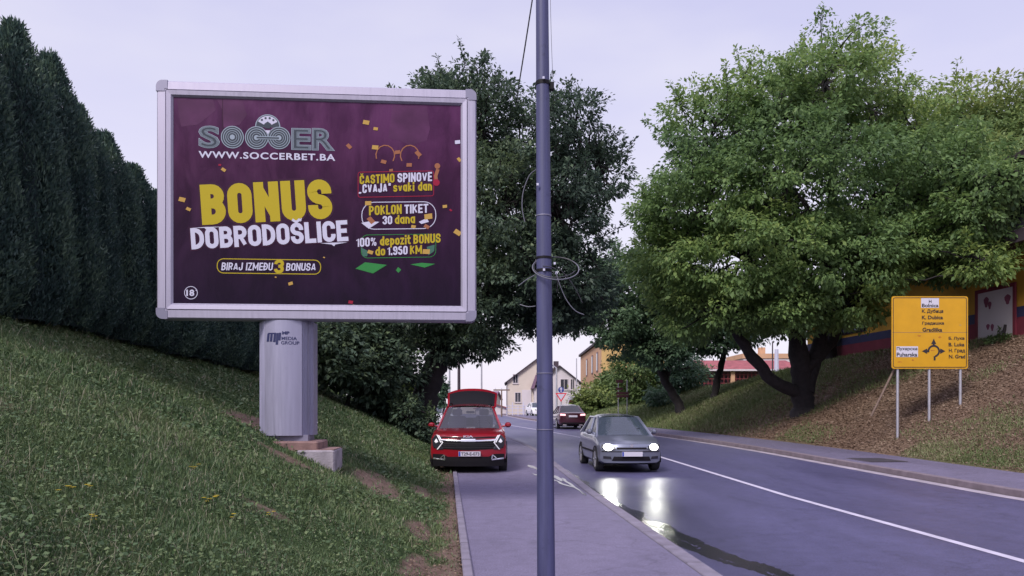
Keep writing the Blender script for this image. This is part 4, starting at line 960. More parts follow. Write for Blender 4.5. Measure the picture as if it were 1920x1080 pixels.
for k in range(4): q2_ = R(50 + 27 * k); disc(mb, q_[0] + .125 * math.cos(q2_), q_[1] + .125 * math.sin(q2_), 0, .018, PY - .0002, 0, 6)
mb.build('emblem', ['lteal', 'lpale', 'lwhite'], poster)
# confetti, notes, parcels
rc = random.Random(3); CM = ['lgreen', 'lgold', 'lorange', 'lred', 'lwhite', mat('print_deep_green', (.02, .10, .07), .5)]
def chip(px, py, sx, sy, a, mi):
    c_ = Lp(px, py); q_ = []
    for ux, uz in ((-1, -.4), (.6, -1), (1, .4), (-.6, 1)):
        x_, z_ = ux * sx * PXM, uz * sy * PXM; q_.append((c_[0] + x_ * math.cos(a) - z_ * math.sin(a), c_[1] + x_ * math.sin(a) + z_ * math.cos(a)))
    MB().prism(q_, PY - .001, PY + .001).build('printed_confetti', CM[mi], poster)
for px, py, s, mi in ((418, 317, 5, 1), (340, 373, 7, 1), (352, 391, 5, 1), (686, 228, 7, 1), (704, 240, 5, 1), (654, 273, 6, 2), (861, 298, 5, 1), (834, 386, 5, 1), (858, 435, 8, 1), (845, 393, 3, 3), (544, 531, 5, 1), (516, 519, 2, 1), (858, 265, 6, 4),
                      (607, 482, 2, 1), (657, 566, 5, 3), (663, 575, 5, 1), (411, 308, 3, 3), (745, 284, 6, 2), (719, 302, 6, 2), (767, 308, 6, 2), (703, 275, 7, 1), (784, 287, 7, 2), (690, 380, 7, 1), (775, 424, 5, 1), (800, 424, 6, 2), (695, 412, 8, 2), (803, 405, 9, 1), (694, 472, 6, 1), (799, 471, 8, 1), (733, 318, 4, 2)):
    chip(px, py, s, s * .75, rc.uniform(-.6, .6), mi)
for poly, mi in (([(666, 503), (684, 491), (725, 496), (699, 512)], 0), ([(769, 495), (790, 492), (816, 494), (796, 501)], 0), ([(742, 506), (746, 500), (752, 505), (747, 511)], 0), ([(677, 417), (692, 414), (711, 415), (691, 428)], 4), ([(785, 415), (800, 408), (804, 415), (790, 419)], 4), ([(676, 463), (690, 470), (688, 480), (680, 480)], 5), ([(800, 462), (815, 458), (814, 470), (803, 478)], 5)):
    MB().prism([Lp(*q_) for q_ in poly], PY - .0005, PY + .001).build('printed_banknote' if mi == 0 else 'printed_parcel', CM[mi], poster)
for cx_, s_ in ((722, 1), (768, -1)):
    pts = []
    for k in range(10): q2_ = R(200 - 26 * k); pts.append(Lp(cx_ + s_ * 22 * math.cos(q2_) * .8, 290 - 19 * math.sin(q2_)))
    mb = MB(); band(mb, pts, .016, PY, 0); mb.build('printed_ribbon', 'lorange', poster)
mb = MB(); q_ = Lp(820, 310); disc(mb, *q_, 0, .042, PY, 0, 14); band(mb, [Lp(821, 316), Lp(817, 328), Lp(818, 345)], .05, PY + .0003, 0); q_ = Lp(818, 341); disc(mb, *q_, 0, .05, PY - .001, 1, 14)
mb.build('printed_figure', ['lorange', 'lred'], poster)

# post: bowed front panel with ribbed flanks
ztop = zB + .02; zbot = -.02
def arcpanel():
    rows = []
    for k in range(13):
        a = -1 + 2 * k / 12; rows.append([(-.01 + .265 * a, .07 - .085 * math.cos(a * math.pi / 2.4) + .03, z) for z in (zbot, ztop - .02)])
    return MB().grid(rows)
arcpanel().build('front_panel', 'post', bb, smooth=True)
for s_ in (-1, 1):
    mb = MB(); pts = []
    x_ = .258; cxp = -.01
    n = 8
    for k in range(n + 1):
        f = k / n; X = x_ + .135 * f; Y = .086 + .24 * f
        pts.append((X, Y)); 
        if k < n: pts.append((X + .010, Y)); pts.append((X + .011, Y + .007)); pts.append((X + .015, Y + .007))
    pts += [(x_ + .137, .62), (x_ - .02, .66)]
    mb.grid([[(cxp + s_ * a, b, z) for z in (zbot, ztop - .02)] for a, b in pts]); mb.build('side_panel', 'post', bb)
MB().box(-.36, .34, .1, .6, -.12, zbot + .01).build('base_plate', 'alu_dark', bb)
MB().box(-.34, .33, .2, .6, zbot, ztop + .3).build('inner_column', 'alu_dark', bb)
def on_post(x, y, z):
    a = max(-1, min(1, (x + .01) / .265)); return (x, .10 - .085 * math.cos(a * math.pi / 2.4) - .004 + y, z)
def pp(px, py): q_ = Lp(px, py); return q_
for s, xa, xb, yb_, hp, b in (('MP', 528.6, 542, 627, 6, .05), ('MEDIA', 527.5, 555, 637.2, 6.2, .012), ('GROUP', 526.5, 559, 645.5, 6.2, .012)):
    mb = MB(); a = pp(xa, yb_); lettering(mb, s, a[0], a[1], (xb - xa) * PXM, hp * PXM, 0, 0, [(b, 0, 0)], pt=on_post); mb.build('lettering', 'navy', bb)
mb = MB()
for k, (xa, z0_, z1_) in enumerate(((498, 625, 640), (504.5, 624, 640), (511, 624, 641), (516, 624, 646), (521, 623.5, 638))):
    a, b = pp(xa, z1_), pp(xa, z0_); wv = .034; sk = .012
    mb.add([on_post(a[0], 0, a[1]), on_post(a[0] + wv, 0, a[1]), on_post(a[0] + wv + sk, 0, b[1]), on_post(a[0] + sk, 0, b[1])], [(0, 1, 2, 3)])
a, b = pp(500, 626), pp(513, 623.5); mb.add([on_post(a[0], 0, a[1]), on_post(b[0] + .03, 0, a[1]), on_post(b[0] + .03, 0, b[1]), on_post(a[0] + .01, 0, b[1])], [(0, 1, 2, 3)])
mb.build('logo', 'navy', bb)
# foundation
fd = thing('concrete_foundation', 'stepped concrete foundation block under the billboard post', 'foundation', (root.x, root.y, root.z), bang)
MB().box(-.55, .52, -.12, .75, -.75, -.10, 0, .02).build('footing', 'concrete_red', fd)
MB().box(.22, .76, -.18, .62, -1.0, -.22, 0, .02).build('footing', 'concrete', fd)
MB().box(.24, .75, -.16, .60, -.22, -.212, 0).build('rusty_top', 'concrete_red', fd)

# ------------------------------------------------------------------ lamp pole in front, with its cables
YP = 6.0
def pz(py, Y=YP): return CAMZ + (HY - py) / F * Y
lp = thing('utility_pole', 'tall blue grey tapered utility pole standing on the pavement', 'pole', (W(1026, 0, YP).x, YP, 0))
def pc(z): f = (z - pz(1080)) / (pz(0) - pz(1080)); return ((1024 + (1016.5 - 1024) * f - 1026) / F * YP, 0, z)
def prad(z): f = (z - pz(1080)) / (pz(0) - pz(1080)); return (34 + (23.5 - 34) * f) / 2 / F * YP
zs = np.linspace(-.3, 8.2, 18)
MB().tube([pc(z) for z in zs], [max(prad(z), .03) for z in zs], 16).build('shaft', 'pole', lp, smooth=True)
for py, hgt, mt in ((157, .03, 'black'), (405, .008, 'alu_dark'), (484, .018, 'black'), (508, .022, 'black'), (700, .006, 'alu_dark'), (805, .006, 'alu_dark')):
    z = pz(py); c_ = pc(z); MB().tube([(c_[0], 0, z - hgt / 2), (c_[0], 0, z + hgt / 2)], prad(z) + .004, 16).build('clamp_band', mt, lp, smooth=True)
z = pz(163); c_ = pc(z); MB().box(c_[0] + prad(z) + .003, c_[0] + prad(z) + .035, -.03, .02, z - .03, z + .03, 0, .004).build('bracket', 'black', lp)
def cab(name, pts, r, m_, par=lp, n=6):
    P_ = [Vector(p_) for p_ in pts]; out_ = []
    for i in range(len(P_) - 1):
        a, b, c2, d = P_[max(i - 1, 0)], P_[i], P_[i + 1], P_[min(i + 2, len(P_) - 1)]
        for k in range(6):
            t_ = k / 6; out_.append(.5 * ((2 * b) + (c2 - a) * t_ + (2 * a - 5 * b + 4 * c2 - d) * t_ ** 2 + (3 * b - a - 3 * c2 + d) * t_ ** 3))
    out_.append(P_[-1]); return MB().tube(out_, r, n).build(name, m_, par, smooth=True)
def lw(px, py, dy=0): v = W(px, py, YP + dy); return (v.x - lp.location.x, v.y - YP, v.z)
ring = []
for k in range(25):
    q = 2 * math.pi * k / 24; ring.append(lw(1042 + 43.5 * math.cos(q), 503 - 21 * math.sin(q) + 2 * math.cos(q), .10 * math.sin(q) - .02))
cab('cable_loop', ring, .0042, 'cable_grey')
ring = [lw(1041 + 40 * math.cos(q), 501 - 19 * math.sin(q), .09 * math.sin(q) - .02) for q in np.linspace(.4, 5.9, 20)]
cab('cable_loop', ring, .0034, 'cable')
cab('hanging_wire', [lw(1043, 512, -.05), lw(1050, 535, -.05), lw(1062, 562, -.04), lw(1078, 582, -.03), lw(1095, 590, -.02)], .0035, 'cable_grey')
cab('hanging_wire', [lw(1043, 500, -.05), lw(1060, 515, -.04), lw(1078, 540, -.02), lw(1092, 568, 0)], .003, 'cable')
cab('hanging_wire', [lw(1042, 512, .04), lw(1045, 530, .05), lw(1044, 548, .05)], .0025, 'cable')
cab('hanging_wire', [lw(1004, 515, .02), lw(988, 524, .05), lw(972, 536, .08)], .0035, 'cable_grey')
cab('hanging_wire', [lw(1004, 574, .02), lw(990, 575, .05), lw(975, 571, .08)], .0035, 'cable_grey')
cab('hanging_wire', [lw(1005, 318, .03), lw(992, 330, .05), lw(981, 360, .06), lw(979, 390, .06), lw(984, 416, .06)], .0035, 'cable_grey')
cab('riser_cable', [lw(1037, 160, -.02), lw(1034, 80, -.01), lw(1032, 0, 0), lw(1030, -120, 0)], .0022, 'cable_grey')
cab('riser_cable', [lw(1042, 504, -.06), lw(1030, 500, -.075), lw(1018, 499, -.08)], .004, 'cable')
mb = MB()
for px, py in ((1040, 494), (1043, 512), (1020, 506), (1019, 146), (1008, 346)):
    v = lw(px, py, -.07 if px < 1035 else -.03); mb.box(v[0] - .008, v[0] + .008, v[1] - .006, v[1] + .006, v[2] - .008, v[2] + .01)
mb.build('cable_clip', 'lwhite', lp)
ov = MB().tube([W(1030, -560, 6), W(998, 0, 9), W(984, 90, 13), W(968, 190, 27)], [.006, .008, .012, .02], 6).build('overhead_cable', 'cable'); tag(ov, 'thin overhead cable slanting down behind the utility pole', 'cable')

# ------------------------------------------------------------------ yellow direction sign
YS = 25.0
sx0, sx1 = W(1672, 0, YS).x, W(1815, 0, YS).x; sz0, sz1 = pz(691.5, YS), pz(555.5, YS); scx = (sx0 + sx1) / 2
ys = thing('road_sign', 'big yellow direction sign with roundabout arrows on three posts', 'sign', (scx, YS, gz(scx, YS)))
zo = ys.location.z; hw = (sx1 - sx0) / 2
def sl_(px, py): v = W(px, py, YS); return (v.x - scx, v.z - zo)
panel = MB().prism(rrect(-hw, hw, sz0 - zo, sz1 - zo, .07), 0, .03).build('panel', 'sign_yellow', ys)
mb = MB(); band(mb, rrect(-hw + .05, hw - .05, sz0 - zo + .05, sz1 - zo - .05, .06), .022, -.004, 0, True); mb.build('border', 'ink', panel)
def zs8(x, y): return (1640 + x * .2778, 530 + y * .2778)
for a, b, c2, d in ((313, 433, 105, 170), (145, 292, 430, 502)):
    p0, p1 = sl_(*zs8(a, d)), sl_(*zs8(b, c2)); MB().box(p0[0], p1[0], -.006, -.002, p0[1], p1[1]).build('white_plate', 'plate', panel)
for s, xa, xb, yb, hh in (('H', 365, 383, 138, 22), ('Bolnica', 318, 430, 166, 24), ('К. Дубица', 318, 462, 209, 29), ('K. Dubica', 318, 460, 247, 25), ('Градишка', 320, 467, 288, 25), ('Gradiška', 322, 455, 331, 27), ('Б. Лука', 498, 605, 390, 25), ('B. Luka', 498, 605, 430, 25), ('Н. Град', 500, 610, 476, 30), ('N. Grad', 500, 610, 511, 25), ('Пухарска', 148, 287, 462, 27), ('Puharska', 148, 287, 499, 27)):
    p0, p1 = sl_(*zs8(xa, yb)), sl_(*zs8(xb, yb)); mb = MB(); lettering(mb, s, p0[0], p0[1], p1[0] - p0[0], hh * .2778 / F * YS, 0, -.009, [(.026, 0, 0)]); mb.build('lettering', 'ink', panel)
mb = MB(); c0 = sl_(*zs8(398, 462)); k_ = .2778 / F * YS
disc(mb, c0[0], c0[1], 30 * k_, 42 * k_, -.008, 0, 26, R(-75), R(192))
def tri(ax, ay, bx_, by, cx_, cy): mb.prism([(c0[0] + q_ * k_, c0[1] + r_ * k_) for q_, r_ in ((ax, ay), (bx_, by), (cx_, cy))], -.008, -.004)
tri(-17, 48, 17, 48, 0, 84); tri(-44, -18, -44, 18, -80, 0); tri(44, -18, 44, 18, 78, 0)
for x_, y_, a, b in ((-6, 36, 6, 50), (-50, -6, -36, 6), (36, -6, 50, 6), (0, -62, 12, -34)): mb.box(c0[0] + x_ * k_, c0[0] + a * k_, -.0085, -.004, c0[1] + y_ * k_, c0[1] + b * k_)
mb.build('roundabout_symbol', 'ink', panel)
z_ = sl_(1740, 623.3)[1]; MB().box(-hw + .02, hw - .02, -.0025, -.001, z_ - .006, z_ + .006).build('panel_seam', 'wood', panel)
for px, py, a_, b_ in ((1723, 629.5, .07, .04), (1762, 632, .06, .04), (1687, 678.5, .08, .035), (1711.5, 675, .05, .03), (1748, 657, .09, .02), (1801, 609.5, .04, .05)):
    x_, z_ = sl_(px, py); mb = MB(); mb.prism([(x_ + a_ * math.cos(q) * (.8 + .3 * math.sin(3 * q + px)), z_ + b_ * math.sin(q) * (.8 + .3 * math.cos(2 * q + py))) for q in np.linspace(0, 2 * math.pi, 12)[:-1]], -.0022, -.0008); mb.build('rust_stain', 'rust' if px < 1790 else 'lgold', panel)
for px in (1685, 1744.5, 1803):
    X = W(px, 0, YS).x; MB().tube([(X - scx, .07, gz(X, YS) - zo - .3), (X - scx, .07, sz1 - zo - .1)], .043, 10).build('post', 'galv', ys, smooth=True)
for zz in (sz0 + .3, sz1 - .4): MB().box(-hw + .06, hw - .06, .028, .06, zz - zo, zz - zo + .06).build('rail', 'galv', ys)
a, b = W(1672, 702, YS + .2), W(1637, 773, YS + .2); a.x -= scx; b.x -= scx; a.y -= YS; b.y -= YS; a.z -= zo; b.z -= zo
top_ = a + (a - b) * .5
MB().tube([b + (b - a) * .1, top_], .035, 6).build('wooden_brace', 'wood', ys)

# iron cover in the right pavement
v = ground_at(1615, 867); yM = 22.0; uM = 11.55
mc = thing('manhole_cover', 'dark rectangular iron cover set in the right pavement', 'manhole', (uM + float(cx(yM)), yM, float(rise(yM)) + .034), .055)
MB().box(-.52, .52, -.75, .75, .002, .010).build('lid', 'grate', mc)
mb = MB(); band(mb, [(-.56, -.79), (.56, -.79), (.56, .79), (-.56, .79)], .05, 0, 0, True)
mb.v = [(x_, z_, .008) for x_, y_, z_ in mb.v]; mb.build('rim', 'kerb_dirty', mc)

# ------------------------------------------------------------------ cars
def make_car(name, label, S, loc, rz, paint, group=None):
    t_ = thing(name, label, 'car', loc, rz, group)
    L2 = S['front']; st = S['st']; Wm = max(s_[1] for s_ in st)
    def bend(x, y, z):
        yy = y
        f = max(0, (S['fb'] - y) / (S['fb'] - L2)) if y < S['fb'] else 0
        yy += f * (S['fc'] * (abs(x) / Wm) ** 2.4 + S['fl'] * max(0, z - S['fz']) ** 1.0 + .10 * max(0, .42 - z))
        r_ = max(0, (y - S['rb']) / (S['rear'] - S['rb'])) if y > S['rb'] else 0
        yy -= r_ * (.12 * (abs(x) / Wm) ** 2.4 + .12 * max(0, .45 - z))
        return (x, yy, z)
    def half(w_, zb, zt): 
        h_ = zt - zb
        return [(0, zb), (w_ * .86, zb), (w_ * .97, zb + .10 * h_), (w_, zb + .32 * h_), (w_ * .995, zb + .55 * h_), (w_ * .975, zb + .72 * h_), (w_ * .985, zb + .80 * h_), (w_ * .945, zb + .93 * h_), (w_ * .86, zt - .008), (w_ * .5, zt + .012), (0, zt + .02)]
    # interpolate the stations
    ysn = np.concatenate([np.linspace(st[0][0], st[0][0] + .5, 8)[:-1], np.linspace(st[0][0] + .5, st[-1][0] - .4, 22)[:-1], np.linspace(st[-1][0] - .4, st[-1][0], 6)])
    cols = list(zip(*st)); rows = []
    for y in ysn:
        w_, zb, zt = [float(np.interp(y, cols[0], cols[k])) for k in (1, 2, 3)]
        h_ = half(w_, zb, zt); full = [(-a, b) for a, b in h_[::-1][:-1]] + h_[1:] if False else [(a, b) for a, b in h_] + [(-a, b) for a, b in h_[::-1][1:-1]]
        full.append(full[0]); rows.append([bend(a, y, b) for a, b in full])
    mb = MB(); mb.grid(rows)
    for y, fl in ((st[0][0], 0), (st[-1][0], 1)):
        w_, zb, zt = [float(np.interp(y, cols[0], cols[k])) for k in (1, 2, 3)]
        h_ = half(w_, zb, zt); mb.grid([[bend(a * (k / 6 - 1), y, b) for k in range(13)] for a, b in h_[1:-1]])
    bm_ = mb.build('body', paint, t_, smooth=True, angle=35)
    # greenhouse
    G = S['gh']; (yb0, zb0, wb0), (yr0, zr0, wr0), (yr1, zr1, wr1), (yb1, zb1, wb1) = G
    def lerp(a, b, f): return tuple(p_ + (q_ - p_) * f for p_, q_ in zip(a, b))
    def patch(p00, p10, p01, p11, bulge, n=8, m_=5):
        rows = []
        for i in range(m_ + 1):
            f = i / m_; r_ = []
            for j in range(n + 1):
                e = j / n; q_ = Vector(lerp(lerp(p00, p10, e), lerp(p01, p11, e), f)); k_ = 4 * e * (1 - e); q_ += Vector(bulge) * k_; r_.append(q_)
            rows.append(r_)
        return rows
    MB().grid(patch((-wb0, yb0, zb0), (wb0, yb0, zb0), (-wr0, yr0, zr0), (wr0, yr0, zr0), (0, -.16, .02))).build('windscreen', S.get('glass', 'glass'), t_, smooth=True)
    if not S.get('open'): MB().grid(patch((-wb1, yb1, zb1), (wb1, yb1, zb1), (-wr1, yr1, zr1), (wr1, yr1, zr1), (0, .08, .02))).build('rear_window', 'glass', t_, smooth=True)
    mb = MB(); rows = []
    for i in range(9):
        f = i / 8; y = yr0 + (yr1 - yr0) * f; z = zr0 + (zr1 - zr0) * f + .05 * math.sin(math.pi * f); w_ = wr0 + (wr1 - wr0) * f + .01; r_ = []
        for j in range(11):
            e = -1 + j / 5; r_.append((w_ * e, y - (.16 * (1 - e * e) if i == 0 else .16 * (1 - e * e) * max(0, 1 - f * 4)), z + .05 * (1 - e * e) - (.03 if abs(e) == 1 else 0)))
        rows.append(r_)
    mb.grid(rows); mb.build('roof', paint, t_, smooth=True, angle=50)
    for s_ in (-1, 1):
        a0, a1, a2, a3 = (s_ * wb0, yb0, zb0), (s_ * wr0, yr0, zr0), (s_ * wr1, yr1, zr1), (s_ * wb1, yb1, zb1)
        MB().grid([[lerp(a0, a3, k / 6) for k in range(7)], [lerp(lerp(a0, a3, k / 6), lerp(a1, a2, k / 6), .5) for k in range(7)], [lerp(a1, a2, k / 6) for k in range(7)]]).build('side_window', 'glass', t_)
        mb = MB(); r_ = .034
        a0e = lerp(a0, a1, -.12); a3e = lerp(a3, a2, -.1)
        mb.tube([a0e, lerp(a0, a1, .5), a1, lerp(a1, a2, .5), a2, lerp(a2, a3, .5), a3e], [r_, r_, r_, r_, r_ * 1.1, r_ * 1.5, r_ * 2], 6)
        for f in S['pillars']: mb.tube([lerp(a0, a3, f), lerp(a1, a2, f - .03)], .04, 6)
        mb.build('pillar', paint, t_, smooth=True)
    # cabin
    mb = MB(); mb.box(-wb0 * .85, wb0 * .85, yb0 + .25, yb1 - .2, zb0 - .1, zb0 - .01); mb.build('cabin_floor', 'interior', t_)
    for sx in (-.36, .36):
        mb = MB(); mb.box(sx - .24, sx + .24, yr0 + .45, yr0 + .6, zb0 - .05, zb0 + .32, 0, .05); mb.box(sx - .13, sx + .13, yr0 + .5, yr0 + .58, zb0 + .33, zb0 + .5, 0, .03); mb.build('front_seat', S.get('seat', 'interior'), t_)
    MB().box(-.6, .6, yr1 - .75, yr1 - .6, zb0 - .05, zb0 + .26, 0, .05).build('rear_seat', S.get('seat', 'interior'), t_)
    mb = MB(); cxs = .36; pts = [(cxs + .18 * math.cos(q), yb0 + .62 + .05 * math.sin(q), zb0 + .05 + .16 * math.sin(q)) for q in np.linspace(0, 2 * math.pi, 17)]; mb.tube(pts, .016, 6); mb.build('steering_wheel', 'black', t_)
    MB().box(-.11, .11, yr0 + .10, yr0 + .13, zr0 - .15, zr0 - .09, 0, .01).build('rear_view_mirror', 'black', t_)
    # wheels
    rw = S['rw']
    for yw in S['wh']:
        for s_ in (-1, 1):
            wt = thing('wheel', '', 'x', (0, 0, 0)); del wt['label']; del wt['category']; wt.parent = t_; wt.location = (s_ * (Wm - .10), yw, rw); 
            MB().lathe_x([(-.10, rw * .7), (-.10, rw * .93), (-.07, rw), (.07, rw), (.10, rw * .93), (.108, rw * .70)], 0, 0, 0, 28).build('tyre', 'tyre', wt, smooth=True)
            mb = MB(); mb.lathe_x([(s_ * .100, rw * .72), (s_ * .085, rw * .66), (s_ * .03, rw * .64), (s_ * .03, .01)], 0, 0, 0, 28)
            for k in range(7):
                q = 2 * math.pi * k / 7; mb.tube([(s_ * .085, .04 * math.cos(q), .04 * math.sin(q)), (s_ * .085, rw * .68 * math.cos(q), rw * .68 * math.sin(q))], [.035, .025], 6)
            mb.build('rim', 'rim', wt, smooth=True)
            mb = MB(); disc_rows = [[(s_ * (Wm + .004 - yy_), yw + r_ * math.cos(q), rw + r_ * math.sin(q)) for q in np.linspace(R(-12), R(192), 22)] for r_, yy_ in ((rw * 1.0, .06), (rw * 1.02, 0.0), (rw * 1.16, 0.0), (rw * 1.18, .05))]
            mb.grid(disc_rows); mb.build('wheel_arch', S.get('arch', 'black'), t_)
    MB().box(-Wm * .8, Wm * .8, L2 + .35, S['rear'] - .35, .18, S['st'][3][2] + .03).build('underbody', 'black', t_)
    for s_ in (-1, 1):
        mb = MB(); y = yb0 + .30; z = zb0 + .03; xx = s_ * (Wm + .05)
        mb.box(xx - .08, xx + .08, y - .06, y + .09, z, z + .13, 0, .04); mb.tube([(s_ * (Wm - .14), y + .03, z + .02), (xx, y + .02, z + .05)], .025, 6); mr_ = mb.build('wing_mirror', paint, t_, smooth=True)
        MB().box(xx - .065, xx + .065, y + .088, y + .094, z + .02, z + .11).build('mirror_glass', 'chrome', mr_)
    def face(mb, poly, proud=.012, mi=0, thick=.05, rear=False):
        """polygon in (x,z) laid on the nose (or tail)"""
        n = len(poly); y_ = st[-1][0] if rear else st[0][0]; s_ = 1 if rear else -1
        fr = [bend(a, y_, b) for a, b in poly]; fr = [(a, y + s_ * proud, b) for a, y, b in fr]; bk = [(a, y - s_ * thick, b) for a, y, b in fr]
        cxm = sum(a for a, b in poly) / n; czm = sum(b for a, b in poly) / n; c_ = bend(cxm, y_, czm); c_ = (c_[0], c_[1] + s_ * proud, c_[2])
        mb.add(fr + bk + [c_], [(i, (i + 1) % n, 2 * n) for i in range(n)] + [(i, i + n, (i + 1) % n + n, (i + 1) % n) for i in range(n)], mi)
    def wide(mb, poly_top, poly_bot, proud, mi=0, rear=False):
        """band across the nose between two lines given from left to right"""
        n = len(poly_top); y_ = st[-1][0] if rear else st[0][0]; s_ = 1 if rear else -1
        rows = []
        for ln, pr in ((poly_top, -.03), (poly_top, proud), ([((a[0] + b[0]) / 2, (a[1] + b[1]) / 2) for a, b in zip(poly_top, poly_bot)], proud + .004), (poly_bot, proud), (poly_bot, -.03)):
            r_ = []
            for a, b in ln: q_ = bend(a, y_, b); r_.append((q_[0], q_[1] + s_ * pr, q_[2]))
            rows.append(r_)
        mb.grid(rows, mi)
    return t_, face, wide, bend

def plate_at(t_, face, bend, st, s, x, z, wd=.52, ht=.115, rear=False, blue=True):
    y_ = (st[-1][0] if rear else st[0][0]); q_ = bend(0, y_, z); s_ = 1 if rear else -1; y = q_[1] + s_ * .055
    pl = MB().box(x - wd / 2, x + wd / 2, min(y, y - s_ * .03), max(y, y - s_ * .03), z - ht / 2, z + ht / 2).build('number_plate', 'plate', t_)
    if blue:
        MB().box(x - wd / 2 + .004, x - wd / 2 + .045, min(y, y + s_ * .002), max(y, y + s_ * .002) + .0005, z - ht / 2 + .004, z + ht / 2 - .004).build('plate_band', 'plate_blue', pl)
    if s:
        mb = MB(); lettering(mb, s, x - wd / 2 + .06, z - ht * .34, wd - .085, ht * .68, 0, y + s_ * .003, [(.02, 0, 0)])
        mb.build('lettering', 'ink', pl)
def lin(xs, f): return [(x, f(x)) for x in xs]

# red car on the pavement, tailgate up
S_suv = dict(front=-2.22, rear=2.25, fb=-1.3, rb=1.6, fc=.26, fl=.35, fz=.80, open=True, rw=.355, wh=(-1.38, 1.32), pillars=(.36, .66), seat='seat',
             st=[(-2.22, .90, .33, .90), (-2.10, .925, .30, .96), (-1.7, .932, .26, 1.02), (-1.1, .935, .25, 1.07), (-.75, .935, .25, 1.09), (0, .935, .25, 1.10), (1, .935, .25, 1.12), (1.8, .93, .28, 1.12), (2.15, .90, .32, 1.02), (2.25, .86, .38, .92)],
             gh=((-.95, 1.06, .80), (-.20, 1.60, .60), (1.75, 1.62, .58), (2.1, 1.12, .78)))
YR = 18.4; thr = .03
suv, face, wide, bend = make_car('parked_car', 'bright red car parked half on the pavement with its tailgate raised', S_suv, (W(878, 0, YR).x - 2.22 * math.sin(thr), YR + 2.22, .01), thr, 'red')
MB_ = MB(); xs = np.linspace(-.84, .84, 15)
mb = MB(); wide(mb, lin(xs, lambda x: .845 - .02 * abs(x)), lin(xs, lambda x: .58 + .06 * abs(x)), .012); mb.build('grille', 'black', suv)
mb = MB()
for k in range(3): wide(mb, lin(np.linspace(-.60, .60, 11), lambda x: .735 - .045 * k), lin(np.linspace(-.60, .60, 11), lambda x: .722 - .045 * k), .022)
mb.build('grille_bar', 'interior', suv)
mb = MB(); wide(mb, lin(np.linspace(-.66, .66, 11), lambda x: .825 + .05 * abs(x) ** 2), lin(np.linspace(-.66, .66, 11), lambda x: .785 + .06 * abs(x) ** 2), .03); wide(mb, lin(np.linspace(-.17, .17, 5), lambda x: .855), lin(np.linspace(-.17, .17, 5), lambda x: .79), .032); mb.build('chrome_bar', 'chrome', suv)
mb = MB(); wide(mb, lin(np.linspace(-.66, .66, 11), lambda x: .895 + .02 * abs(x)), lin(np.linspace(-.66, .66, 11), lambda x: .862 + .035 * abs(x)), .018); mb.build('bonnet_lip', 'black', suv)
mb = MB(); q_ = bend(0, -2.22, .905); lettering(mb, 'KIA', -.115, .885, .23, .052, 0, q_[1] - .035, [(.02, 0, 0)]); mb.build('badge', 'lwhite', suv)
for s_ in (-1, 1):
    hl = MB(); face(hl, [(s_ * .60, .60), (s_ * .64, .90), (s_ * .80, .94), (s_ * .875, .84), (s_ * .86, .68), (s_ * .75, .60)], .02); hl = hl.build('headlight', 'lens', suv)
    mb = MB()
    for a, b in (((.70, .94), (.60, .765)), ((.60, .765), (.73, .60)), ((.74, .95), (.64, .765)),):
        d = .028; face(mb, [(s_ * a[0], a[1]), (s_ * (a[0] + d), a[1]), (s_ * (b[0] + d), b[1]), (s_ * b[0], b[1])], .034, 0, .02)
    face(mb, [(s_ * .72, .78), (s_ * .77, .86), (s_ * .82, .79), (s_ * .78, .75)], .032, 0, .02)
    mb.build('light_blade', 'drl', hl)
    mb = MB()
    for a, b, d in (((.58, .475), (.70, .36), .03), ((.56, .37), (.85, .37), .03), ((.58, .475), (.56, .37), .03)):
        if a[1] == b[1]: poly = [(s_ * a[0], a[1]), (s_ * b[0], b[1] + .03), (s_ * b[0], b[1] - .005), (s_ * a[0], a[1] - .03)]
        else: poly = [(s_ * (a[0] - d / 2), a[1]), (s_ * (a[0] + d / 2), a[1]), (s_ * (b[0] + d / 2), b[1]), (s_ * (b[0] - d / 2), b[1])]
        face(mb, poly, .045, 0, .02)
    mb.build('bumper_trim', 'chrome', suv)
mb = MB(); xs = np.linspace(-.86, .86, 15); wide(mb, lin(xs, lambda x: .43 + .06 * (abs(x) > .5)), lin(xs, lambda x: .20), .025); mb.build('lower_bumper', 'black', suv)
plate_at(suv, face, bend, S_suv['st'], 'T29-E-073', .03, .50)
for s_ in (-1, 1):
    MB().tube([(s_ * .56, .1, 1.66), (s_ * .565, .3, 1.70), (s_ * .56, 1.4, 1.72), (s_ * .55, 1.6, 1.68)], .018, 6).build('roof_rail', 'black', suv)
# raised tailgate: red arch with the dark window and the open inside
tg = MB(); rows = []; rowsi = []
def gate(e, f): 
    w_ = .70 + .06 * f - .02 * f * f; x_ = w_ * e
    return Vector((x_, 1.78 + .85 * f, 1.66 + .36 * f + .08 * math.sin(f * 2.2) + .14 * (1 - abs(e) ** 2.6) * (0.35 + .65 * f) - .05))
for f in np.linspace(0, 1, 7): rows.append([gate(e, f) for e in np.linspace(-1, 1, 15)])
for e_ in (rows[-1],): rows.append([p_ + Vector((0, .05, -.10)) for p_ in e_]); rows.append([p_ + Vector((0, .02, -.20)) for p_ in e_])
tg.grid(rows); tgo = tg.build('tailgate', 'red', suv, smooth=True, angle=50)
MB().grid([[gate(e, f) + Vector((0, 0, -.06 - .05 * f)) for e in np.linspace(-.97, .97, 11)] for f in np.linspace(.04, .99, 5)]).build('tailgate_lining', 'black', tgo)
MB().grid([[gate(e, f) + Vector((0, 0, .006)) for e in np.linspace(-.92, .92, 9)] for f in np.linspace(.04, .80, 5)]).build('tailgate_window', 'black', tgo)
for s_ in (-1, 1): MB().tube([(s_ * .66, 2.0, 1.25), gate(s_ * .9, .55)], .014, 6).build('gas_strut', 'black', tgo)
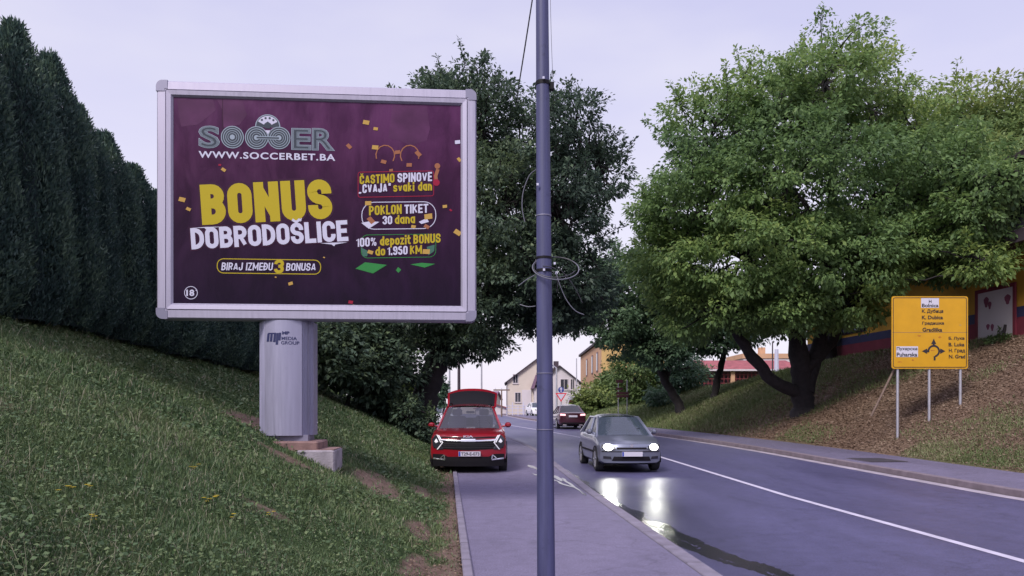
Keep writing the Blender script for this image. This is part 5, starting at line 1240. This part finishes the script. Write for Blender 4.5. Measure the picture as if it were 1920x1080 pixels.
mb = MB(); mb.grid([[(a, 1.79 + .05 * f, 1.655 - .04 * abs(a) ** 2 + .02 * f) for a in np.linspace(-.58, .58, 9)] for f in (0, 1)]); mb.build('roof_spoiler', 'black', suv)

# silver hatchback coming with its headlamps lit
S_h = dict(front=-1.9, rear=1.92, fb=-1.2, rb=1.4, fc=.24, fl=.5, fz=.60, rw=.30, wh=(-1.2, 1.25), pillars=(.42,), arch='black', glass='glass_sky',
           st=[(-1.9, .77, .24, .70), (-1.75, .81, .21, .77), (-1.3, .825, .2, .86), (-.8, .825, .2, .93), (0, .825, .2, .94), (1, .825, .2, .96), (1.6, .81, .22, .96), (1.85, .76, .28, .9), (1.92, .70, .35, .8)],
           gh=((-.92, .90, .72), (-.12, 1.37, .55), (1.25, 1.37, .53), (1.78, .95, .68)))
YH = 19.4; th = .06; cu_ = W(1185, 0, YH).x
hb, face, wide, bend = make_car('moving_car', 'silver grey hatchback coming down the road with bright headlamps lit', S_h, (cu_ - 1.9 * math.sin(th), YH + 1.9, float(rise(YH + 1.9)) - .10), th, 'silver')
for s_ in (-1, 1):
    mb = MB(); face(mb, [(s_ * .40, .58), (s_ * .42, .66), (s_ * .58, .70), (s_ * .73, .70), (s_ * .75, .62), (s_ * .66, .56), (s_ * .5, .555)], .015); hl = mb.build('headlight', 'lens', hb)
    mb = MB(); face(mb, [(s_ * .585 + .115 * math.cos(q), .635 + .085 * math.sin(q)) for q in np.linspace(0, 2 * math.pi, 15)[:-1]], .03, 0, .01); mb.build('lit_bulb', 'headlight', hl)
    ld = bpy.data.lights.new('headlamp_beam', 'SPOT'); ld.energy = 35; ld.spot_size = R(70); ld.spot_blend = .8; ld.color = (1, 1, .9); ld.shadow_soft_size = .08
    lo_ = bpy.data.objects.new('headlamp_beam', ld); C.objects.link(lo_); lo_.parent = hb; lo_.location = (s_ * .58, -2.02, .63); lo_.rotation_euler = (R(90 - 8), 0, 0); lo_.rotation_euler = (R(82), 0, R(180))
    mb = MB(); face(mb, [(s_ * .50, .33), (s_ * .52, .40), (s_ * .70, .41), (s_ * .70, .34)], .012); mb.build('fog_lamp', 'lens', hb)
xs = np.linspace(-.38, .38, 9)
mb = MB(); wide(mb, lin(xs, lambda x: .63), lin(xs, lambda x: .585), .012); mb.build('grille', 'black', hb)
mb = MB(); wide(mb, lin(np.linspace(-.74, .74, 13), lambda x: .535), lin(np.linspace(-.74, .74, 13), lambda x: .515), .012); mb.build('bumper_seam', 'black', hb)
mb = MB(); wide(mb, lin(np.linspace(-.45, .45, 9), lambda x: .40), lin(np.linspace(-.5, .5, 9), lambda x: .29), .012); mb.build('air_intake', 'black', hb)
plate_at(hb, face, bend, S_h['st'], '', 0, .465)
mb = MB(); q_ = bend(0, -1.9, .66); disc(mb, 0, .665, 0, .045, q_[1] - .02, 0, 14); mb.build('badge', 'chrome', hb)
mb = MB()
for a, b in (((.05, -.90, .945), (.45, -.62, 1.06)), ((-.50, -.86, .945), (-.05, -.66, 1.05))): mb.tube([a, (b[0], b[1] - .12, b[2] + .03)], .008, 5)
mb.build('wiper', 'black', hb)
for s_ in (-1, 1): MB().box(s_ * .826 - .008, s_ * .826 + .008, -.9, 1.0, .47, .52).build('side_strip', 'black', hb)
MB().tube([(0, 1.1, 1.43), (0, 1.35, 1.62)], .005, 5).build('aerial', 'black', hb)

# wine sedan driving away
S_s = dict(front=-2.25, rear=2.3, fb=-1.5, rb=1.7, fc=.2, fl=.4, fz=.65, rw=.32, wh=(-1.4, 1.35), pillars=(.40, .72),
           st=[(-2.25, .80, .26, .72), (-2.1, .86, .22, .80), (-1.5, .89, .2, .90), (-.9, .89, .2, .96), (0, .89, .2, .97), (1, .89, .2, .99), (1.6, .88, .22, 1.02), (2.15, .84, .26, 1.03), (2.3, .78, .32, .97)],
           gh=((-1.0, .95, .76), (-.15, 1.43, .57), (.95, 1.43, .56), (1.65, 1.02, .72)))
YD = 47.0
sd, face, wide, bend = make_car('moving_car', 'dark wine coloured saloon driving away with its brake lamps lit', S_s, (W(1068, 0, YD).x, YD + 2.3, float(rise(YD)) - .10), math.pi + .09, 'wine')
for s_ in (-1, 1):
    mb = MB(); face(mb, [(s_ * .45, .83), (s_ * .46, .93), (s_ * .76, .95), (s_ * .77, .84)], .015, 0, .05, True); mb.build('tail_lamp', 'brake', sd)
    MB().box(s_ * .5 - .12, s_ * .5 + .12, 2.20, 2.29, .22, .30, 0, .02).build('exhaust', 'chrome', sd)
plate_at(sd, face, bend, S_s['st'], '', 0, .80, rear=True, blue=False)
mb = MB(); wide(mb, lin(np.linspace(-.7, .7, 9), lambda x: .42), lin(np.linspace(-.7, .7, 9), lambda x: .33), .01, 0, True); mb.build('rear_bumper_insert', 'black', sd)
# pale cars parked far off
S_w = dict(S_h)
wc, face, wide, bend = make_car('parked_car', 'white car parked by the terrace of the pale house', S_w, (W(1006, 0, 82).x, 82, .75), .2, 'whitecar', 'pale cars parked far off')
for s_ in (-1, 1):
    mb = MB(); face(mb, [(s_ * .42, .60), (s_ * .45, .72), (s_ * .74, .72), (s_ * .72, .62)]); mb.build('headlight', 'lens', wc)
w2 = copy_tree(wc); w2['label'] = 'white car parked far behind the red car on the left'; w2.location = (W(818, 0, 58).x, 58, gz(W(818, 0, 58).x, 58)); w2.rotation_euler = (0, 0, .5)

# ------------------------------------------------------------------ buildings
def window(par, x, z, w_, h_, y, m_='cream', bars=False, rot=None):
    f = MB(); e = .07
    f.box(x - w_ / 2, x - w_ / 2 + e, y - .03, y + .05, z, z + h_); f.box(x + w_ / 2 - e, x + w_ / 2, y - .03, y + .05, z, z + h_)
    f.box(x - w_ / 2 + e, x + w_ / 2 - e, y - .03, y + .05, z, z + e); f.box(x - w_ / 2 + e, x + w_ / 2 - e, y - .03, y + .05, z + h_ - e, z + h_); f.box(x - .025, x + .025, y - .025, y + .04, z + e, z + h_ - e)
    if bars:
        for k in range(5): q_ = x - w_ / 2 + w_ * (k + .5) / 5; f.box(q_ - .015, q_ + .015, y - .08, y - .05, z, z + h_)
        for k in range(3): q_ = z + h_ * (k + .5) / 3; f.box(x - w_ / 2, x + w_ / 2, y - .09, y - .06, q_ - .012, q_ + .012)
    o = f.build('window', m_, par)
    MB().box(x - w_ / 2 + e * .9, x + w_ / 2 - e * .9, y + .0, y + .02, z + e * .9, z + h_ - e * .9).build('pane', 'pane', o)
    MB().box(x - w_ / 2 - .06, x + w_ / 2 + .06, y - .10, y - .032, z - .07, z - .01).build('sill', m_, o)
    return o
def gable_house(name, label, x0, x1, Y, depth, zbase, zeave, zapex, wall, roof, wins, rz=0, over=.35, group=None, chimney=None):
    xm = (x0 + x1) / 2; t_ = thing(name, label, 'house', (xm, Y, zbase), rz, group); a = (x1 - x0) / 2; he, ha = zeave - zbase, zapex - zbase
    mb = MB(); mb.prism([(-a, -1), (a, -1), (a, he), (0, ha), (-a, he)], 0, depth); mb.build('wall', wall, t_)
    mb = MB(); sl = (ha - he) / a; th_ = .14
    for s_ in (-1, 1):
        mb.prism([(0, ha + .003), (s_ * (a + over), he - over * sl + .003), (s_ * (a + over), he - over * sl + th_), (0, ha + th_)], -over, depth + over)
    r_ = mb.build('roof', roof, t_)
    if chimney: MB().box(chimney - .3, chimney + .3, depth * .4, depth * .4 + .6, ha - 1.0, ha + .8).build('chimney', 'dark_roof', r_)
    for w_ in wins: window(t_, w_[0], w_[1], w_[2], w_[3], -.02, 'stone_white')
    MB().tube([(-a - .06, -.08, -.5), (-a - .06, -.08, he - .2)], .05, 6).build('downpipe', 'dark_roof', t_)
    return t_
def zz(py, Y): return CAMZ + (HY - py) / F * Y
YA = 98.0
ha_ = gable_house('house', 'pale house with long dark roof edge left of the pole far down the road', W(951, 0, YA).x, W(1068, 0, YA).x, YA, 9, .7, zz(716, YA), zz(672, YA), 'cream', 'dark_roof', [(-2.6, 1.6, .8, 1.3), (-2.9, 4.0, .7, 1.2)])
MB().box(-2.1, -.9, -.10, -.002, .0, 3.2).build('pilaster', 'stone_white', ha_)
mb = MB(); mb.box(-.6, 2.2, -3.0, -.01, -.5, 3.4); mb.build('porch', 'stone_white', ha_)
mb = MB(); mb.prism([(-1.0, 3.3), (-.6, 3.3), (-.2, 4.8), (2.4, 4.8), (2.4, 5.0), (-.4, 5.0)], -3.3, -.02); mb.build('porch_roof', 'violet_roof', ha_)
YB_ = 90.0
gable_house('house', 'white gabled house facing the road right of the pole', W(1012, 0, YB_).x, W(1086, 0, YB_).x, YB_, 8, .7, zz(716, YB_), zz(687, YB_), 'stone_white', 'dark_roof', [(.55, 3.0, .95, 1.3), (-1.6, 3.0, .95, 1.3), (1.5, 3.0, .5, 1.3)], chimney=-.2)
for (xa, xb, Y, ye, ya, wl, rf, lb) in ((936, 958, 130, 748, 735, 'cream', 'violet_roof', 'far low house with a violet roof beyond the bend'), (922, 953, 112, 766, 757, 'stone_white', 'red_roof', 'far cottage with a red roof beside the bend')):
    gable_house('house', lb, W(xa - 30, 0, Y).x, W(xb, 0, Y).x, Y, 7, .6, zz(ye, Y), zz(ya, Y), wl, rf, [(0, .6, .8, .9)], 1.35 if Y == 130 else 0, group='far roofs beyond the bend')
gable_house('house', 'pink roofed house glimpsed left of the leaning dark trunk', W(735, 0, 75).x, W(785, 0, 75).x, 75, 6, .75, zz(735, 75), zz(712, 75), 'stone_white', 'red_roof', [(0, .8, .8, .9)])
# ochre block on the right
ob = thing('apartment_block', 'ochre apartment block with three upper windows above the bushes', 'building', (W(1128, 0, 86).x, 86, 1.5), 0)
def ochre():
    h_ = zz(640, 86) - 1.5
    MB().box(0, 7, 0, 26, 0, h_).build('wall', 'ochre_lit', ob)
    MB().box(-.03, -.004, 0.05, 26, 0, h_).build('side_wall', 'ochre', ob)
    MB().box(-.3, 7.3, -.3, 26.3, h_, h_ + .3).build('roof', 'dark_roof', ob)
    for y_ in (4.0, 9.5, 16.5):
        w_ = MB().box(-.08, -.031, y_ - .8, y_ + .8, 4.3, 6.6).build('window', 'brown_sign', ob); MB().box(-.10, -.081, y_ - .65, y_ + .65, 4.45, 6.45).build('pane', 'pane', w_)
    for y_ in (6.0, 12.0):
        w_ = MB().box(-.08, -.031, y_ - .6, y_ + .6, 1.2, 2.8).build('window', 'stone_white', ob); MB().box(-.10, -.081, y_ - .5, y_ + .5, 1.3, 2.7).build('pane', 'pane', w_)
ochre()
wt = thing('white_building', 'narrow white building end beside the ochre block', 'building', (W(1165, 0, 92).x, 92, 2), 0)
MB().box(-.8, .1, 0, 6, 0, zz(640, 92) - 2).build('wall', 'stone_white', wt); MB().box(-.9, .2, -.1, 6.1, zz(640, 92) - 2, zz(640, 92) - 1.8).build('roof', 'dark_roof', wt)
window(wt, -.3, 4.2, .5, 1.1, -.02, 'cream')
# mustard building along the top of the right bank
mbld = thing('mustard_building', 'mustard walled building with maroon base above the right bank', 'building', (21.3 + float(cx(30)) , 26, 3.0), .075)
bl_ = 21.0; e1 = zz(487, 31) - 3.0
MB().box(0, 10, 0, bl_, -.5, e1).build('wall', 'mustard', mbld)
MB().box(-.03, -.003, .03, bl_, .2, 2.05).build('base_band', 'maroon', mbld)
MB().box(-.034, -.003, .03, bl_, 2.052, 2.45).build('dado_band', 'blue_band', mbld)
MB().box(-1.3, 10.3, -.4, bl_ + .3, e1 + .002, e1 + .45).build('canopy_roof', 'dark_roof', mbld)
MB().box(.6, 10, .3, bl_ - 6, e1 + .452, e1 + 3.6).build('upper_wall', 'purple', mbld)
MB().box(.1, 10.4, -.1, bl_ - 5.6, e1 + 3.602, e1 + 3.85).build('roof', 'dark_roof', mbld)
for y_ in (4.2, 7.6, 11.0):
    w_ = MB().box(.55, .598, y_ - .55, y_ + .55, e1 + 1.0, e1 + 2.8).build('window', 'stone_white', mbld); MB().box(.53, .549, y_ - .47, y_ + .47, e1 + 1.08, e1 + 2.72).build('pane', 'pane', w_)
w_ = MB().box(-.05, -.004, 14.2, 19.4, 2.6, 4.0).build('window', 'dark_roof', mbld); MB().box(-.07, -.051, 14.35, 19.25, 2.7, 3.9).build('pane', 'lpale', w_)
mb = MB()
for k in range(14): mb.box(-.12, -.09, 14.3 + k * .37, 14.34 + k * .37, 2.6, 4.0)
for k in range(4): mb.box(-.125, -.095, 14.2, 19.4, 2.7 + k * .38, 2.73 + k * .38)
mb.build('window_bars', 'black', w_)
d_ = MB().box(-.06, -.035, 3.6, 5.6, 1.25, 3.25).build('door', 'stone_white', mbld)
mb = MB(); mb.box(-.09, -.036, 3.45, 3.6, 1.1, 3.4); mb.box(-.09, -.036, 5.6, 5.75, 1.1, 3.4); mb.box(-.09, -.036, 3.6, 5.6, 3.25, 3.4); mb.build('door_frame', 'maroon', d_)
mb = MB()
for y_, z_, a, b in ((5.1, 2.85, .14, .22), (4.9, 2.7, .1, .16), (5.0, 1.85, .1, .12), (4.75, 1.8, .09, .15), (3.9, 2.8, .16, .2)): 
    mb.add([(-.064, y_ + a * math.cos(q) * (1 + .3 * math.sin(3 * q)), z_ + b * math.sin(q)) for q in np.linspace(0, 2 * math.pi, 13)[:-1]], [tuple(range(12))])
mb.build('graffiti', 'purple', d_)
# red roofed pavilion beyond the bank
YPv = 72.0
pv = thing('pavilion', 'low red roofed pavilion with brick pillars behind the bank', 'building', (W(1400, 0, YPv).x, YPv, zz(735, YPv)))
zb_ = pv.location.z; hw_ = 5.2; he = zz(693, YPv) - zb_; hp = zz(672, YPv) - zb_
mb = MB(); mb.add([(-hw_, -.4, he), (hw_, -.4, he), (hw_ - .5, 3, hp), (-hw_ + .6, 3, hp), (-hw_, -.4, he - .12), (hw_, -.4, he - .12), (hw_, 6, he), (-hw_, 6, he)], [(0, 1, 2, 3), (4, 5, 1, 0), (3, 2, 6, 7), (0, 3, 7), (1, 6, 2)]); mb.build('roof', 'red_roof', pv)
MB().box(-hw_, hw_, -.45, -.41, he - .14, he + .02).build('gutter', 'stone_white', pv)
for x_ in (-4.5, -1.3, 1.9, 4.6): MB().box(x_ - .18, x_ + .18, -.1, .26, -1, he - .13).build('pillar', 'ochre', pv)
mb = MB()
for k in range(26): x_ = -4.7 + k * .37; mb.box(x_ - .02, x_ + .02, .0, .04, -1, he - .15)
for z_ in (0, .4, .8, 1.2, 1.6): mb.box(-4.8, 4.8, .05, .08, z_, z_ + .05)
mb.build('grille_fence', 'red_steel', pv)
MB().box(-4.9, 4.9, 2.4, 2.6, -1, he - .15).build('back_wall', 'violet_roof', pv)
ub = thing('brick_building', 'flat white and brick building top showing over the pavilion roof', 'building', (W(1470, 0, 80).x, 80, 3.5))
MB().box(-4.2, 3.5, 0, 6, 0, zz(672, 80) - 3.5).build('wall', 'stone_white', ub); MB().box(-4.3, 3.6, -.1, 6.1, zz(672, 80) - 3.498, zz(663, 80) - 3.5).build('roof', 'ochre', ub); MB().box(-2.2, -1.6, 1, 1.6, zz(663, 80) - 3.498, zz(650, 80) - 3.5).build('chimney', 'ochre', ub)

# ------------------------------------------------------------------ far street furniture
def pole(px, ytop, ybase, Y, r, m_, label, arm=None, name='street_lamp', cat='street lamp', group='poles beyond the red car', T=False):
    X = W(px, 0, Y).x; zb_ = gz(X, Y) - .1; t_ = thing(name, label, cat, (X, Y, zb_), 0, group); zt = zz(ytop, Y) - zb_
    MB().tube([(0, 0, 0), (0, 0, zt)], [r, r * .7], 8).build('shaft', m_, t_, smooth=True)
    if arm: 
        MB().tube([(0, 0, zt - .02), (arm * .4, 0, zt + .35), (arm, 0, zt + .42)], r * .55, 6).build('arm', m_, t_, smooth=True)
        MB().box(min(arm, arm * 1.5), max(arm, arm * 1.5), -.1, .1, zt + .36, zt + .46, 0, .03).build('lamp_head', m_, t_)
    if T:
        MB().box(-.9, .9, -.06, .06, zt - .15, zt, 0).build('crossarm', m_, t_)
        for k in (-.7, 0, .7): MB().tube([(k, 0, zt), (k, 0, zt + .15)], .04, 6).build('insulator', 'lwhite', t_)
    return t_
pole(830, 672, 770, 55, .07, 'galv', 'thin grey lamp post just right of the leaning trunk', -1.0)
pole(843, 660, 770, 60, .08, 'galv', 'grey lamp post left of the raised tailgate', 1.2)
pole(860.5, 560, 770, 50, .11, 'dark_roof', 'dark wooden pole rising behind the raised tailgate', None, 'utility_pole', 'pole', None, True)
pole(903, 675, 770, 70, .09, 'galv', 'grey lamp post right of the raised tailgate', 1.2)
pole(940.5, 730, 775, 85, .10, 'wood', 'short wooden pole with crossarm beside the far red roofs', None, 'utility_pole', 'pole', None, True)
pole(1043.5, 690, 780, 72, .10, 'galv', 'curved grey lamp post before the white gabled house', -1.2)
pole(1081, 672, 780, 80, .07, 'galv', 'thin pole at the corner of the white gabled house', None, 'flagpole', 'pole', None)
pole(1456, 655, 700, 62, .22, 'lwhite', 'thick white post on the bank left of the big trunk', None, 'post', 'post', None)
pole(1448.5, 640, 700, 63, .07, 'dark_roof', 'thin dark post beside the thick white post', None, 'post', 'post', None)
# give way sign with a blue disc
X = W(1052, 0, 62).x; gs = thing('traffic_sign', 'white red edged give way triangle below a blue disc', 'sign', (X, 62, gz(X, 62) - .1))
zb_ = gs.location.z; zt = zz(728, 62) - zb_
MB().tube([(0, .05, 0), (0, .05, zt)], .05, 8).build('post', 'galv', gs)
mb = MB(); zc = zz(744, 62) - zb_; mb.prism([(0, zc - .42), (.46, zc + .30), (-.46, zc + .30)], -.01, .02); tr = mb.build('triangle', 'sign_red', gs)
mb = MB(); mb.prism([(0, zc - .26), (.31, zc + .22), (-.31, zc + .22)], -.016, -.012); mb.build('triangle_face', 'plate', tr)
mb = MB(); disc(mb, 0, zz(731, 62) - zb_, 0, .24, -.01, 0, 24); disc(mb, 0, zz(731, 62) - zb_, 0, .24, .01, 0, 24); dd = mb.build('disc', 'sign_blue', gs)
mb = MB(); mb.prism([(-.04, zz(731, 62) - zb_ - .2), (.04, zz(731, 62) - zb_ - .2), (.04, zz(731, 62) - zb_ + .04), (.13, zz(731, 62) - zb_ + .04), (0, zz(731, 62) - zb_ + .22), (-.13, zz(731, 62) - zb_ + .04), (-.04, zz(731, 62) - zb_ + .04)], -.016, -.012); mb.build('arrow', 'plate', dd)
# small information board and grey shutter
X = W(1071, 0, 66).x; ib = thing('notice_board', 'small white board with a dark red picture behind the wine saloon', 'sign', (X, 66, gz(X, 66)))
zb_ = ib.location.z; MB().box(-.26, .26, 0, .05, zz(762, 66) - zb_, zz(743, 66) - zb_).build('board', 'plate', ib); MB().box(-.2, .2, -.006, -.002, zz(760, 66) - zb_, zz(751, 66) - zb_).build('picture', 'maroon', ib)
for s_ in (-.2, .2): MB().tube([(s_, .03, -.2), (s_, .03, zz(762, 66) - zb_)], .03, 6).build('post', 'galv', ib)
# brown direction signs on two posts
X = W(1166, 0, 52).x; bs = thing('direction_sign', 'stack of small brown direction boards on two thin posts', 'sign', (X, 52, gz(X, 52)))
zb_ = bs.location.z
for px in (1159.5, 1176): MB().tube([(W(px, 0, 52).x - X, .05, -.3), (W(px, 0, 52).x - X, .05, zz(712, 52) - zb_)], .03, 6).build('post', 'galv', bs)
for xa, xb, ya, yb in ((1156, 1179, 735, 739.5), (1156, 1179, 740.5, 745), (1155, 1168, 712, 718), (1155, 1168, 727, 731)):
    MB().box(W(xa, 0, 52).x - X, W(xb, 0, 52).x - X, -.02, .01, zz(yb, 52) - zb_, zz(ya, 52) - zb_).build('board', 'brown_sign', bs)
# terrace railing before the pale house
X = W(975, 0, 86).x; tr_ = thing('terrace_railing', 'white terrace railing with posts before the pale house', 'railing', (X, 86, .75))
for k in range(7): MB().box(-1.5 + k * .62, -1.42 + k * .62, 0, .08, 0, 1.5 if k % 2 else 1.1).build('post', 'lwhite', tr_)
for z_ in (.35, .75, 1.05): MB().box(-1.5, 2.3, .085, .12, z_, z_ + .07).build('rail', 'lwhite', tr_)
mb = MB()
for k in range(14): mb.box(-1.45 + k * .27, -1.40 + k * .27, .125, .15, .1, 1.1)
mb.build('balusters', 'cream', tr_)
